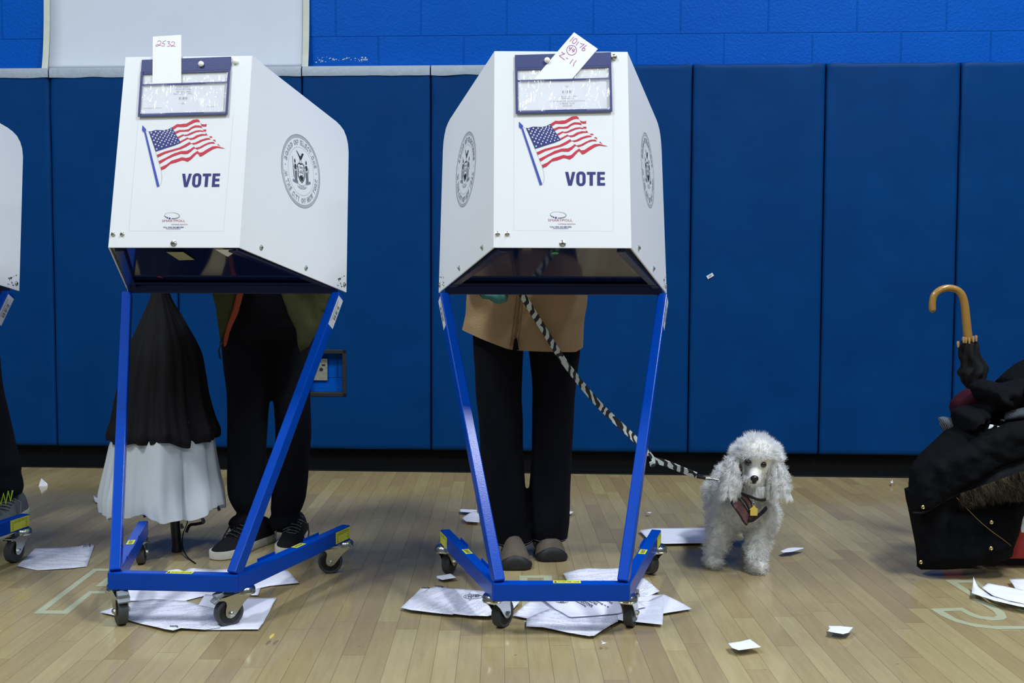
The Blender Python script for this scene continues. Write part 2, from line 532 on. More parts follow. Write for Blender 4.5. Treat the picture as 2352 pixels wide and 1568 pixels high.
def bake(o, mods):
    """apply remesh/smooth so the surface is one continuous mesh"""
    for kind, kw in mods:
        m_ = o.modifiers.new(kind, kind)
        for k, v in kw.items(): setattr(m_, k, v)
    dg = bpy.context.evaluated_depsgraph_get(); dg.update()
    me = bpy.data.meshes.new_from_object(o.evaluated_get(dg))
    old = o.data; o.modifiers.clear()
    mats = list(old.materials)
    o.data = me; me.materials.clear()
    for m_ in mats: me.materials.append(m_)
    for p in me.polygons: p.use_smooth = True
    return o
def blob(mb, name, m_, parent, vox=.008, sm=4, org=None, label=None):
    o = mb.build(name, m_, parent, org=org, label=label)
    return bake(o, [('REMESH', dict(mode='VOXEL', voxel_size=vox)), ('SMOOTH', dict(iterations=sm, factor=.6))])
_tc = {}
def text_geo(txt, off=0.0):
    k = (txt, off)
    if k in _tc: return _tc[k]
    cu = bpy.data.curves.new('t', 'FONT'); cu.body = txt; cu.offset = off; cu.resolution_u = 3
    o = bpy.data.objects.new('t', cu); COL.objects.link(o)
    dg = bpy.context.evaluated_depsgraph_get(); dg.update()
    me = bpy.data.meshes.new_from_object(o.evaluated_get(dg))
    v = [(p.co.x, p.co.y) for p in me.vertices]; f = [tuple(p.vertices) for p in me.polygons]
    bpy.data.objects.remove(o); bpy.data.curves.remove(cu); bpy.data.meshes.remove(me)
    _tc[k] = (v, f); return v, f
def put_text(mb, txt, fn, mi=0, off=0.0):
    """text scaled to fill the unit square; fn(s,t) with s right, t up"""
    v, f = text_geo(txt, off)
    xs = [p[0] for p in v]; ys = [p[1] for p in v]
    x0, x1, y0, y1 = min(xs), max(xs), min(ys), max(ys)
    mb.add([fn((x-x0)/(x1-x0), (y-y0)/(y1-y0)) for x, y in v], f, mi)
def quadmap(q, fn):
    """q = TL,TR,BR,BL 2-D"""
    TL, TR, BR, BL = [Vector(p) for p in q]
    def g(s_, t_):
        p = (BL*(1-s_)+BR*s_)*(1-t_) + (TL*(1-s_)+TR*s_)*t_
        return fn(p.x, p.y)
    return g
def smoothpath(pts, k=6):
    P = [Vector(p) for p in pts]; out = []
    for i in range(len(P)-1):
        p0, p1, p2, p3 = P[max(i-1, 0)], P[i], P[i+1], P[min(i+2, len(P)-1)]
        for j in range(k):
            t = j/k
            out.append(.5*((2*p1) + (p2-p0)*t + (2*p0-5*p1+4*p2-p3)*t*t + (3*p1-p0-3*p2+p3)*t*t*t))
    out.append(P[-1]); return out

# ------------------------------------------------------------------ the setting
WX, WD, WYAW = -.3862, 4.7301, .0472
ZB, ZT = .1104, 1.9251
WM = Matrix.Translation((WX, WD, 0)) @ Matrix.Rotation(-WYAW, 4, 'Z')
WN = WM.to_3x3() @ Vector((0, -1, 0))
def wl(t, y, z): return WM @ Vector((t, y, z))
def wpx(u, v, y=0):
    """photo point -> wall local (t,y,z) on the plane y"""
    p = onplane(u, v, WM @ Vector((0, y, 0)), WN)
    return WM.inverted() @ p
def wallobj(mb, name, mats, **kw):
    o = mb.build(name, mats, org=(0, 0, 0), **kw)
    o.location = (WX, WD, 0); o.rotation_euler = (0, 0, -WYAW)
    return o
o = MB().add([(-9, -7, 0), (9, -7, 0), (9, 5.6, 0), (-9, 5.6, 0), (-9, -7, -.1), (9, -7, -.1), (9, 5.6, -.1), (-9, 5.6, -.1)],
    [(0, 1, 2, 3), (7, 6, 5, 4), (0, 4, 5, 1), (1, 5, 6, 2), (2, 6, 7, 3), (3, 7, 4, 0)]).build('floor', M['floor'], org=(0, 0, 0), smooth=False)
FLOOR = tag(o, 'glossy pale maple strip floor with painted court letters', kind='structure')
o = wallobj(MB().box((0, .052+.1, 3.2), (18, .2, 6.4)), 'wall_back', M['block'], smooth=False)
tag(o, 'bright blue painted block wall above the mats', kind='structure')
mb = MB()
mb.prism([(.0, 0), (-.028, 0), (-.026, .006), (-.012, .012), (-.008, .03), (-.006, .11), (-.004, .118), (0, .118)], lambda a, b, z: Vector((z, a+.052, b)), -9, 9)
o = wallobj(mb, 'baseboard_back', M['baseb'], angle=30)
tag(o, 'black vinyl cove base under the blue wall mats', kind='structure')
# painted court lettering on the floor (traced outlines)
mb = MB()
def letters(pts, ox, oy, sc):
    mb.poly([gnd(ox+x/sc, oy+y/sc, .0006) for x, y in pts])
letters([(255, 432), (722, 85), (840, 85), (840, 103), (745, 103), (350, 408), (490, 408), (690, 258), (810, 258), (810, 278), (712, 278), (522, 434)], 0, 1280, 3.36)
letters([(735, 222), (838, 145), (900, 145), (900, 222)], 0, 1280, 3.36)
letters([(68, 175), (490, 175), (495, 240), (388, 240), (385, 207), (175, 207), (190, 775), (130, 775)], 1180, 1290, 5.6)
letters([(1510, 808), (1745, 810), (1830, 875), (1790, 872), (1730, 828), (1605, 828), (1740, 918), (1700, 925)], 1700, 1080, 3.213)
letters([(1700, 945), (1750, 945), (1870, 990), (1950, 1045), (1968, 1085), (1945, 1102), (1860, 1108), (1760, 1092), (1690, 1070), (1628, 1035),
 (1500, 1038), (1600, 1095), (1700, 1125), (1850, 1146), (2180, 1150), (2180, 1168), (1900, 1172), (1740, 1155), (1590, 1118), (1480, 1070), (1405, 1020), (1640, 1012), (1700, 1045), (1780, 1074), (1870, 1083), (1895, 1068), (1865, 1035), (1780, 985)], 1700, 1080, 3.213)
letters([(2025, 1020), (2060, 1018), (2200, 1075), (2190, 1095)], 1700, 1080, 3.213)
mb.build('court_lettering', M['court'], FLOOR, smooth=False, label='cream painted outline letters')

# wall pads ------------------------------------------------------------
def pad(i, x0, x1, name, label, tape, hole=None):
    g = .0025
    a, b_ = x0+g, x1-g
    mb = MB()
    # front skin grid with soft edges and puckered top
    nx, nz = 24, 40
    def depth(x, z):
        ex = min(x-a, b_-x); ez = min(z-ZB, ZT-z)
        r = .014
        d = 0
        if ex < r: d += r - math.sqrt(max(0, r*r-(r-ex)**2))
        if ez < r: d += r - math.sqrt(max(0, r*r-(r-ez)**2))
        w = math.exp(-(ZT-z)/.28)
        d += w*.0045*math.sin(abs(x-(a+b_)/2)*34 + (ZT-z)*16 + i)*math.exp(-ex/.12)
        d += .0025*noise.noise(Vector((x*4+i*3, z*3, 0)))
        return max(0, min(d, .045))
    xs = [a+(b_-a)*.5*(1-math.cos(PI*k/nx)) for k in range(nx+1)]
    zs = [ZB+(ZT-ZB)*.5*(1-math.cos(PI*k/nz)) for k in range(nz+1)]
    if hole:
        hx0, hx1, hz0, hz1 = hole
        xs = sorted(xs+[hx0, hx1]); zs = sorted(zs+[hz0, hz1])
    idx = {}; v = []; f = []
    for q, z in enumerate(zs):
        for p, x in enumerate(xs):
            idx[p, q] = len(v); v.append(Vector((x, depth(x, z), z)))
    for q in range(len(zs)-1):
        for p in range(len(xs)-1):
            if hole and hx0-1e-6 <= xs[p] < hx1-1e-6 and hz0-1e-6 <= zs[q] < hz1-1e-6: continue
            f.append((idx[p, q], idx[p+1, q], idx[p+1, q+1], idx[p, q+1]))
    mb.add(v, f)
    # sides
    T = .05
    for (p, q) in (((a, ZB), (b_, ZB)), ((b_, ZB), (b_, ZT)), ((b_, ZT), (a, ZT)), ((a, ZT), (a, ZB))):
        mb.add([(p[0], .02, p[1]), (q[0], .02, q[1]), (q[0], T, q[1]), (p[0], T, p[1])], [(0, 1, 2, 3)])
    o = wallobj(mb, name, M['pad'])
    tag(o, label, 'wall pad', 'blue padded mats along the wall')
    if tape:
        h = .046
        tb = MB(); n = 20; rings = []
        tx0, tx1 = tape
        for k in range(n+1):
            x = tx0+(tx1-tx0)*k/n
            hh = h*(1+.12*noise.noise(Vector((x*9, i, 0))))
            rings.append([Vector((x, y, z)) for y, z in ((.05, ZT+.0015), (.02, ZT+.0018), (.004, ZT+.0005), (-.003, ZT-.012), (-.003, ZT-hh), (.001, ZT-hh), (.004, ZT-.012), (.02, ZT-.001), (.05, ZT-.001))])
        tb.loft(rings)
        tb.v = [wl(*p) for p in tb.v]
        t = tb.build('tape_strip', M['tape'], o)
        t['label'] = 'silver grey tape over the top edge'
    return o
labels = {
 -5: 'blue wall mat at the far left edge, mostly behind the leftmost booth panel',
 -4: 'blue wall mat with taped top directly behind the leftmost cut-off booth',
 -3: 'blue wall mat with taped top just left of the booth numbered 2532',
 -2: 'blue wall mat behind the black and white umbrella and man in olive jacket',
 -1: 'blue wall mat with the cut-out opening around the wall outlet',
 0: 'blue wall mat behind the woman in tan jacket, its tape ending halfway across',
 1: 'blue wall mat without tape behind the right side of the booth numbered 10176',
 2: 'blue wall mat with the small white sticker, directly behind the poodle side',
 3: 'blue wall mat between the poodle and the hooked umbrella, bare and smooth',
 4: 'blue wall mat at the right edge of the photo behind the pile of coats',
}
hA, hB = wpx(700, 910), wpx(795, 803)
HOLE = (hA.x, hB.x, hA.z, hB.z)
for i in sorted(labels):
    x0 = .61*i
    tp = (x0+.003, x0+.607) if i < 0 else ((x0+.003, wpx(1128, 150).x) if i == 0 else None)
    pad(i, x0, x0+.61, 'wall_pad', labels[i], tp, HOLE if i == -1 else None)
# outlet in the cut-out
x0, x1, z0, z1 = HOLE
root = empty('wall_outlet'); root.location = (WX, WD, 0); root.rotation_euler = (0, 0, -WYAW)
tag(root, 'steel outlet plate set in a black-edged opening of the blue mat', 'wall outlet')
def wchild(mb, name, m_, par, **kw):
    mb.v = [wl(*p) for p in mb.v]
    return mb.build(name, m_, par, **kw)
mb = MB(); t = .019
for (c_, s_) in ((((x0+x1)/2, .024, z1-t/2), (x1-x0, .052, t)), (((x0+x1)/2, .024, z0+t/2), (x1-x0, .052, t)), ((x0+t/2, .024, (z0+z1)/2), (t, .052, z1-z0)), ((x1-t/2, .024, (z0+z1)/2), (t, .052, z1-z0))):
    mb.box(c_, s_)
wchild(mb, 'opening_frame', M['bumper'], root, bevel=.002)
mb = MB().box(((x0+x1)/2, .0505, (z0+z1)/2), (x1-x0-.026, .003, z1-z0-.03))
mb.box(((x0+x1)/2, .045, z0+.035), (x1-x0-.026, .012, .045))
wchild(mb, 'box_backing', M['block'], root)
pa, pb = wpx(717, 873, .045), wpx(752.5, 823, .045)
mb = MB().box(((pa.x+pb.x)/2, .0405, (pa.z+pb.z)/2), (pb.x-pa.x, .005, pb.z-pa.z))
pl = wchild(mb, 'cover_plate', M['plate'], root, bevel=.001)
mb = MB(); cx, cz = (pa.x+pb.x)/2, (pa.z+pb.z)/2
q1 = wpx(743, 838, .038); mb.box((q1.x, .0375, q1.z), (.016, .003, .007))
q2 = wpx(738, 848, .038); mb.lathe([(0, -.002), (.008, -.002), (.008, .002), (0, .002)], (q2.x, .0375, q2.z), Matrix.Rotation(PI/2, 3, 'X'))
wchild(mb, 'socket', M['bumper'], pl)
# paper sheet above the mats
a, b_ = wpx(107, 155, .05), wpx(712, 153, .05)
root = empty('poster_paper'); root.location = (WX, WD, 0); root.rotation_euler = (0, 0, -WYAW)
tag(root, 'large blank white paper taped to the block wall behind the left booth', 'paper')
mb = MB(); n = 16
v = []; f = []
for k in range(n+1):
    for j in range(9):
        x = a.x+.02+(b_.x-a.x-.04)*k/n; z = ZT+.001+(1.0)*(j/8)**2
        v.append(Vector((x, .0495-.0035*abs(noise.noise(Vector((x*3, z*3, 5))))-.038*math.exp(-(z-ZT)/.16), z)))
for k in range(n):
    for j in range(8):
        f.append((k*9+j, (k+1)*9+j, (k+1)*9+j+1, k*9+j+1))
mb.add(v, f)
sh = wchild(mb, 'sheet', M['sheet'], root)
sm = sh.modifiers.new('solid', 'SOLIDIFY'); sm.thickness = .0006
for x in (a.x+.013, b_.x-.013):
    mb = MB(); rg = []
    for j in range(17):
        z = ZT+.001+(1.0)*(j/16)**2; y = .0448-.038*math.exp(-(z-ZT)/.16)
        rg.append([Vector((x-.015, y, z)), Vector((x+.015, y, z)), Vector((x+.015, y+.0008, z)), Vector((x-.015, y+.0008, z))])
    mb.loft(rg); wchild(mb, 'masking_tape', M['masking'], root)
# chipped paint marks
mb = MB(); random.seed(3)
for k in range(46):
    u = 716+random.random()**.8*130; p = wpx(u, 137+random.gauss(0, 3.2), .05); r = .0015+random.random()*.004
    mb.poly([wl(p.x+r*math.cos(q)*random.uniform(.5, 1.3), .0513, p.z+r*.8*math.sin(q)*random.uniform(.5, 1.2)) for q in (0, 1.2, 2.4, 3.6, 4.9)])
o = mb.build('paint_chips', M['peel'], smooth=False); tag(o, 'row of small pale paint chips on the block wall right of the white paper', 'paint chips', kind='stuff')
# sticker on the mat
q = [wpx(u, v, -.002) for u, v in ((1622, 634), (1636, 626), (1640, 633), (1626, 641))]
mb = MB(); mb.add([wl(p.x, -.0015, p.z) for p in q]+[wl(p.x, -.0035, p.z) for p in q], [(0, 1, 2, 3), (7, 6, 5, 4), (0, 4, 5, 1), (1, 5, 6, 2), (2, 6, 7, 3), (3, 7, 4, 0)])
mb.ribbon([((q[0].x+q[3].x)/2+.008, (q[0].z+q[3].z)/2+.003), ((q[1].x+q[2].x)/2-.008, (q[1].z+q[2].z)/2-.003)], .004, lambda x, z: wl(x, -.0038, z), 1)
o = mb.build('sticker', [M['barlabel'], M['greyink']], smooth=False); tag(o, 'tiny tilted white sticker on the blue mat above and left of the poodle', 'sticker')

# ------------------------------------------------------------------ voting booth
B = dict(a=.1738, z1=.1422, z0=.0961, b=.3408, d=.5686, c=.174, y2=.0405, z2=.9884, y3=.1606, z3=1.5045, g=.3434, y4=.5212, z4=.8715)
POSE = {0: (-1.8733, 2.6464, .0895), 1: (-.8811, 2.5541, -.0607), 2: (.1268, 2.4813, .0088)}
def bm_(k):
    x, y, r = POSE[k]
    return Matrix.Translation((x, y, 0)) @ Matrix.Rotation(r, 4, 'Z')
C_ = Vector((0, B['y2'], B['z2'])); D_ = Vector((0, B['y3'], B['z3']))
EY = (D_-C_).normalized(); FN = Vector((0, -EY.z, EY.y))
def fp(x, y, off=0): return C_ + Vector((x, 0, 0)) + EY*y + FN*off
def fpx(k, u, v):
    """photo point on front panel of booth k -> panel (x,y)"""
    m_ = bm_(k); p = onplane(u, v, m_ @ C_, m_.to_3x3() @ FN)
    p = m_.inverted() @ p - C_
    return p.x, p.dot(EY)
SC, SD, SE = Vector((B['c'], B['y2'], B['z2'])), Vector((B['c'], B['y3'], B['z3'])), Vector((B['g'], B['y4'], B['z4']))
SN = (SE-SC).cross(SD-SC).normalized()
if SN.x < 0: SN = -SN
SXH = Vector((0, 0, 1)).cross(SN).normalized()      # horizontal in plane
if SXH.y < 0: SXH = -SXH
SYU = SN.cross(SXH); SYU = SYU if SYU.z > 0 else -SYU
def sp(side, x, y, off=0):
    p = SC + SXH*x + SYU*y + SN*off
    return Vector((p.x*side, p.y, p.z))
def spx(k, side, u, v):
    m_ = bm_(k); P0 = Vector((SC.x*side, SC.y, SC.z)); NN = Vector((SN.x*side, SN.y, SN.z))
    p = m_.inverted() @ onplane(u, v, m_ @ P0, m_.to_3x3() @ NN)
    p = Vector((p.x*side, p.y, p.z)) - SC
    return p.dot(SXH), p.dot(SYU)
def e2(p): q = p-SC; return (q.dot(SXH), q.dot(SYU))
root = empty('voting_booth')
BOOTH = root
# base frame: front bar + splayed arms
zc = (B['z0']+B['z1'])/2; hh = B['z1']-B['z0']; w = .030
mb = MB().box((0, w/2, zc), (2*B['a'], w, hh))
fb = mb.build('base_bar', M['blue'], root, smooth=False, bevel=.003)
# warning label on the front bar top
mb = MB()
qa = (-.022, .004); lw = .062
mb.add([(-.020, .004, B['z1']+.0004), (.050, .004, B['z1']+.0004), (.050, .026, B['z1']+.0004), (-.020, .026, B['z1']+.0004)], [(0, 1, 2, 3)])
put_text(mb, 'DO NOT STEP / CLIMB', lambda s_, t_: Vector((-.008+s_*.054, .010+t_*.009, B['z1']+.0008)), 1)
mb.add([(-.018, .008, B['z1']+.0008), (-.010, .008, B['z1']+.0008), (-.014, .022, B['z1']+.0008)], [(0, 1, 2)], 1)
mb.build('warning_label', [M['yellow'], M['ink']], fb, smooth=False, label='yellow label reading DO NOT STEP / CLIMB')
for sd in (-1, 1):
    p0 = Vector((sd*(B['a']-w*.45), w*.3, zc)); p1 = Vector((sd*(B['b']-w*.45), B['d'], zc))
    ax = (p1-p0).normalized(); nrm = Vector((ax.y*sd, -ax.x*sd, 0))
    arm = MB().beam(p0, p1, w, hh-.0006, nrm).build('base_arm', M['blue'], root, smooth=False, bevel=.003)
    # raised lips on the inner top edge
    for t0, t1 in ((.22, .36), (.62, .76)):
        mb = MB()
        mb.beam(p0.lerp(p1, t0)+Vector((0, 0, hh/2+.001))-nrm*.0155, p0.lerp(p1, t1)+Vector((0, 0, hh/2+.001))-nrm*.0155, .003, .010, nrm)
        mb.build('arm_lip', M['blue'], arm, smooth=False)
    # caution label on the outer end face
    def am(s_, t_, off=.0006):
        pa = p1 - ax*(.088*(1-s_)+.003) if sd > 0 else p1 - ax*(.088*s_+.003)
        return pa + nrm*(w/2+off) + Vector((0, 0, (t_-.5)*(hh-.010)+.001))
    mb = MB(); mb.add([am(0, 0), am(1, 0), am(1, 1), am(0, 1)], [(0, 1, 2, 3)])
    put_text(mb, 'CAUTION PINCH', lambda s_, t_: am(.2+.6*s_, .80+.09*t_, .001), 1)
    put_text(mb, 'KEEP HANDS CLEAR', lambda s_, t_: am(.2+.6*s_, .67+.08*t_, .001), 1)
    for fx in (.12, .86):
        for k in range(5):
            mb.ribbon([(fx-.05+.02*(k % 2), .2+.15*k), (fx+.05, .12+.17*k)], .03, lambda x, y: am(x, y, .001), 1)
    mb.build('caution_label', [M['yellow'], M['ink']], arm, smooth=False, label='yellow caution label with black figures')
    c0 = p0.lerp(p1, .53)
    def tm(s_, t_, off=.0005): return c0 + ax*(s_-.5)*.05 + nrm*(t_-.5)*.02*sd + Vector((0, 0, hh/2+off))
    mb = MB(); mb.add([tm(0, 0), tm(1, 0), tm(1, 1), tm(0, 1)], [(0, 1, 2, 3)])
    put_text(mb, 'WARNING', lambda s_, t_: tm(.1+.8*s_, .2+.6*t_, .001), 1)
    mb.build('warning_label', [M['yellow'], M['ink']], arm, smooth=False, label='small yellow warning label on the arm top')
    # leg
    q0 = Vector((sd*.1585, .017, B['z1']-.002)); q1 = Vector((sd*.326, .480, .864))
    leg = MB().beam(q0, q1, .028, .034, nrm).build('leg', M['blue'], root, smooth=False, bevel=.003)
    la = (q1-q0).normalized(); l2 = nrm; up = la.cross(l2); up = up if up.z > 0 else -up
    def lm(s_, t_, off=.0007):
        return q0.lerp(q1, .872+.115*t_) + nrm*(.014+off) + (-up*sd if False else up)*((s_-.5)*.030)
    mb = MB(); mb.add([lm(0, 0), lm(1, 0), lm(1, 1), lm(0, 1)], [(0, 1, 2, 3)])
    for k in range(13):
        if k in (4, 9): continue
        mb.ribbon([(.15, .28+k*.035), (.55, .28+k*.035)], .012+.012*(k % 3 == 0), lambda x, y: lm(x, y, .0011), 1)
    for k, xx in enumerate((.68, .8)):
        mb.ribbon([(xx, .15), (xx, .85)], .035, lambda x, y: lm(x, y, .0011), 2)
    mb.build('barcode_label', [M['barlabel'], M['ink'], M['greyink']], leg, smooth=False, label='white barcode label near the leg top')
# casters
def caster(x, y, brake):
    R = .0375; tz = R; tx = .045
    mb = MB()
    mb.lathe([(0, .098), (.024, .098), (.027, .094), (.028, .088), (.0245, .086), (.028, .083), (.0275, .080), (.022, .078), (0, .078)], (x, y, 0), n=28)
    prof = [(-.024, .086), (-.014, .079), (.008, .0610), (.030, .034), (.036, .0275), (.045, .0245), (.054, .0275), (.0585, .034), (.0590, .045), (.0560, .060), (.0575, .069), (.064, .0735), (.078, .0750), (.078, .0785), (.030, .086), (.0, .088)]
    for sgn in (-1, 1):
        mb.prism(prof, lambda a_, b__, z: Vector((x+a_, y+z*sgn, b__)), .0145, .0170)
    mb.box((x+.026, y, .0795), (.092, .034, .004))
    Rx = Matrix.Rotation(PI/2, 3, 'X')
    for sgn in (-1, 1):
        mb.lathe([(0, -.003), (.0065, -.003), (.0065, .003), (.003, .005), (0, .005)], (x+tx, y+sgn*.0185, tz), Matrix.Rotation(-PI/2*sgn, 3, 'X'), n=6)
    fork = mb.build('caster', M['chrome'], root, org=(x, y, 0), angle=30)
    mb = MB()
    mb.lathe([(.0, -.0115), (.0285, -.0115), (.0295, -.0105), (.0300, -.0100)], (x+tx, y, tz), Rx, n=32, mi=1)
    mb.lathe([(.0300, .0100), (.0295, .0105), (.0285, .0115), (.0, .0115)], (x+tx, y, tz), Rx, n=32, mi=1)
    mb.lathe([(.0300, -.0112), (.0345, -.0125), (.0368, -.0105), (R, -.006), (R, .006), (.0368, .0105), (.0345, .0125), (.0300, .0112)], (x+tx, y, tz), Rx, n=36)
    mb.build('wheel', [M['tyre'], M['hub']], fork, org=(x+tx, y, tz))
    if brake:
        mb = MB()
        Rr = Matrix.Rotation(.35, 3, 'Y')
        mb.box((x+.072, y, .0865), (.022, .029, .011), Rr); mb.box((x+.082, y, .073), (.016, .031, .007), Matrix.Rotation(.6, 3, 'Y')); mb.box((x+.056, y, .0855), (.020, .022, .005))
        mb.build('brake_pedal', M['pedal'], fork, bevel=.002, smooth=False)
    return fork
cpos = [(-.173, .056, True), (.173, .056, True), (-.329, .540, False), (.329, .540, False)]
CAST = [caster(*p) for p in cpos]
# shelf
zf, zr = B['z2'], .885
def shelfpt(x, y):      # underside height follows the slope
    t = (y-.048)/(.50-.048); return zf + (zr-zf)*t
mb = MB()
fw, rw = .170, .326
v = []
for (x, y) in ((-fw, .048), (fw, .048), (rw, .50), (-rw, .50)):
    for dz in (.004, .016): v.append(Vector((x, y, shelfpt(x, y)+dz)))
mb.add(v, [(0, 2, 4, 6), (1, 7, 5, 3), (0, 1, 3, 2), (2, 3, 5, 4), (4, 5, 7, 6), (6, 7, 1, 0)])
shelf = mb.build('shelf', M['navy'], root, smooth=False)
mb = MB()
mb.beam((-.322, .488, .8805), (.322, .488, .8805), .026, .027, (0, 1, 0))
mb.build('rear_rail', M['navyrail'], root, smooth=False, bevel=.002)
mb = MB(); mb.beam((-.30, .44, shelfpt(0, .44)-.002), (.30, .44, shelfpt(0, .44)-.002), .05, .006, (0, 1, 0))
mb.build('shelf_brace', M['navyrail'], root, smooth=False)
for sd in (-1, 1):
    mb = MB(); nn = Vector((SN.x*sd, SN.y, 0)).normalized()
    mb.beam(Vector((sd*.150, .054, shelfpt(0, .054)-.002)), Vector((sd*.311, .482, shelfpt(0, .482)-.002)), .024, .014, nn)
    mb.build('side_rail', M['navyrail'], root, smooth=False, bevel=.002)
# front panel
ow, top = B['c'], (D_-C_).length
mb = MB().prism([(-ow, 0), (ow, 0), (ow, top), (-ow, top)], lambda x, y, z: fp(x, y, z), -.004, 0)
FPAN = mb.build('front_panel', M['white'], root, smooth=False, bevel=.001)
# faint decal sheet outline
def tr(pts, ox, oy, sc, k=2):
    return [fpx(k, ox+x/sc, oy+y/sc) for x, y in pts]
T1 = lambda pts: tr(pts, 1170, 255, 8.7125)
OFFS = .0008
fo = lambda x, y: fp(x, y, OFFS)
fo2 = lambda x, y: fp(x, y, OFFS+.0005)
reds = [
 [(820,260),(920,195),(985,200),(1050,190),(1110,188),(1180,150),(1250,110),(1330,102),(1365,112),(1390,150),(1385,160),(1340,152),(1280,165),(1200,205),(1130,245),(1070,255),(1000,255),(930,250),(845,310)],
 [(1410,185),(1440,202),(1480,210),(1515,205),(1537,197),(1537,248),(1480,250),(1440,238)],
 [(880,355),(985,315),(1080,318),(1160,305),(1230,255),(1300,225),(1380,228),(1430,240),(1445,278),(1380,265),(1310,265),(1240,290),(1170,345),(1080,350),(990,352),(905,398)],
 [(1478,315),(1540,313),(1540,350),(1484,345)],
 [(950,460),(1060,405),(1090,418),(1150,410),(1230,370),(1320,335),(1400,325),(1470,335),(1490,362),(1420,350),(1330,365),(1240,405),(1160,435),(1110,440),(1075,430),(970,492)],
 [(1530,400),(1545,390),(1572,428),(1545,430)],
 [(1012,550),(1160,472),(1190,492),(1270,480),(1350,430),(1450,403),(1520,408),(1570,432),(1480,435),(1400,455),(1300,510),(1225,522),(1195,505),(1165,503),(1030,578)],
 [(1610,462),(1655,450),(1692,478),(1640,482)],
 [(545,825),(700,760),(850,720),(1000,680),(1100,630),(1215,563),(1245,595),(1330,580),(1430,530),(1540,493),(1610,488),(1655,514),(1580,522),(1480,550),(1380,600),(1300,620),(1265,602),(1235,605),(1150,660),(1050,705),(900,745),(720,800),(570,878)],
 [(1690,528),(1740,522),(1765,568)],
 [(595,955),(750,880),(900,800),(1050,752),(1170,748),(1240,715),(1310,660),(1340,688),(1430,670),(1520,620),(1620,575),(1715,570),(1755,604),(1660,600),(1570,630),(1470,690),(1380,722),(1345,698),(1320,700),(1260,760),(1190,810),(1130,812),(1050,805),(900,855),(760,920),(622,1010)],
 [(1795,615),(1815,614),(1862,660),(1830,648)],
 [(648,1080),(760,1030),(870,945),(970,915),(1080,878),(1170,895),(1240,880),(1310,810),(1395,750),(1440,788),(1500,780),(1590,720),(1700,662),(1800,658),(1880,680),(1975,708),(1900,702),(1800,690),(1720,715),(1620,775),(1500,855),(1455,868),(1400,800),(1370,820),(1280,920),(1210,970),(1130,945),(1085,940),(960,985),(850,1010),(740,1110),(668,1138)]]
mb = MB()
for p in reds: mb.poly([fo(*q) for q in T1(p)], 0)
mb.poly([fo(*q) for q in T1([(330,340),(385,342),(430,325),(480,312),(560,315),(650,320),(740,300),(818,258),(845,310),(880,355),(905,398),(950,460),(970,492),(1012,550),(1030,580),(900,635),(750,680),(600,730),(515,755)])], 1)
stars = [(390,370),(480,348),(575,346),(665,340),(738,325),(800,300),(453,405),(538,382),(638,375),(722,360),(797,345),(427,450),(515,425),(610,410),(695,395),(778,380),(848,362),(490,480),(587,460),(680,440),(760,425),(835,408),(462,525),(555,500),(650,480),(737,462),(820,443),(890,430),(530,552),(627,532),(717,512),(798,492),(875,473),(502,610),(597,575),(692,550),(778,530),(858,512),(930,493),(570,635),(668,608),(760,582),(842,560),(917,540),(535,705),(638,658),(733,633),(822,608),(903,590),(970,568)]
for i, (sx_, sy_) in enumerate(stars):
    r = 24 - (sx_-390)/600*6; rot = random.uniform(-.1, .1)-.3
    pts = [(sx_+(r if k % 2 == 0 else r*.45)*math.sin(rot+k*PI/5), sy_-(r if k % 2 == 0 else r*.45)*math.cos(rot+k*PI/5)) for k in range(10)]
    mb.poly([fo2(*q) for q in T1(pts)], 3)
mb.poly([fo2(*q) for q in T1([(236,350),(275,350),(658,1468),(610,1488)])], 2)
mb.poly([fo2(*q) for q in T1([(192,212),(278,300),(262,345),(225,352),(190,318)])], 2)
mb.ribbon(T1([(270,336),(300,334),(335,340),(430,555),(515,760),(665,1140),(688,1240),(697,1340),(685,1420),(658,1470)]), .00045, fo, 4)
mb.ribbon(T1([(1370,115),(1400,165),(1430,225),(1470,310),(1540,390),(1600,450)]), .0003, fo, 0)
mb.build('flag_print', [M['flagred'], M['flagblue'], M['poleblue'], M['white'], M['greyink']], FPAN, smooth=False, label='waving United States flag on a blue pole')
mb = MB()
for p in ([(1115,1218),(1178,1218),(1217,1400),(1255,1218),(1318,1218),(1250,1490),(1178,1490)],
          [(1550,1218),(1725,1218),(1725,1270),(1670,1270),(1670,1490),(1605,1490),(1605,1270),(1550,1270)],
          [(1757,1218),(1910,1218),(1910,1268),(1817,1268),(1817,1325),(1905,1325),(1905,1375),(1817,1375),(1817,1438),(1915,1438),(1915,1490),(1757,1490)]):
    mb.poly([fo(*q) for q in T1(p)])
def rr(cx_, cy_, hx, hy, r, n=6):
    out = []
    for qx, qy, a0 in ((1, 1, 0), (-1, 1, 1), (-1, -1, 2), (1, -1, 3)):
        for k in range(n+1):
            t_ = (a0+k/n)*PI/2; out.append((cx_+qx*(hx-r)+r*math.cos(t_), cy_+qy*(hy-r)+r*math.sin(t_)))
    return out
A1 = T1(rr(1432, 1354, 93, 144, 85)); A2 = T1(rr(1432, 1356, 31, 94, 30)); n = len(A1)
mb.add([fo(*q) for q in A1+A2], [(i, (i+1) % n, n+(i+1) % n, n+i) for i in range(n)])
mb.build('vote_lettering', M['votenavy'], FPAN, smooth=False, label='navy letters reading VOTE')
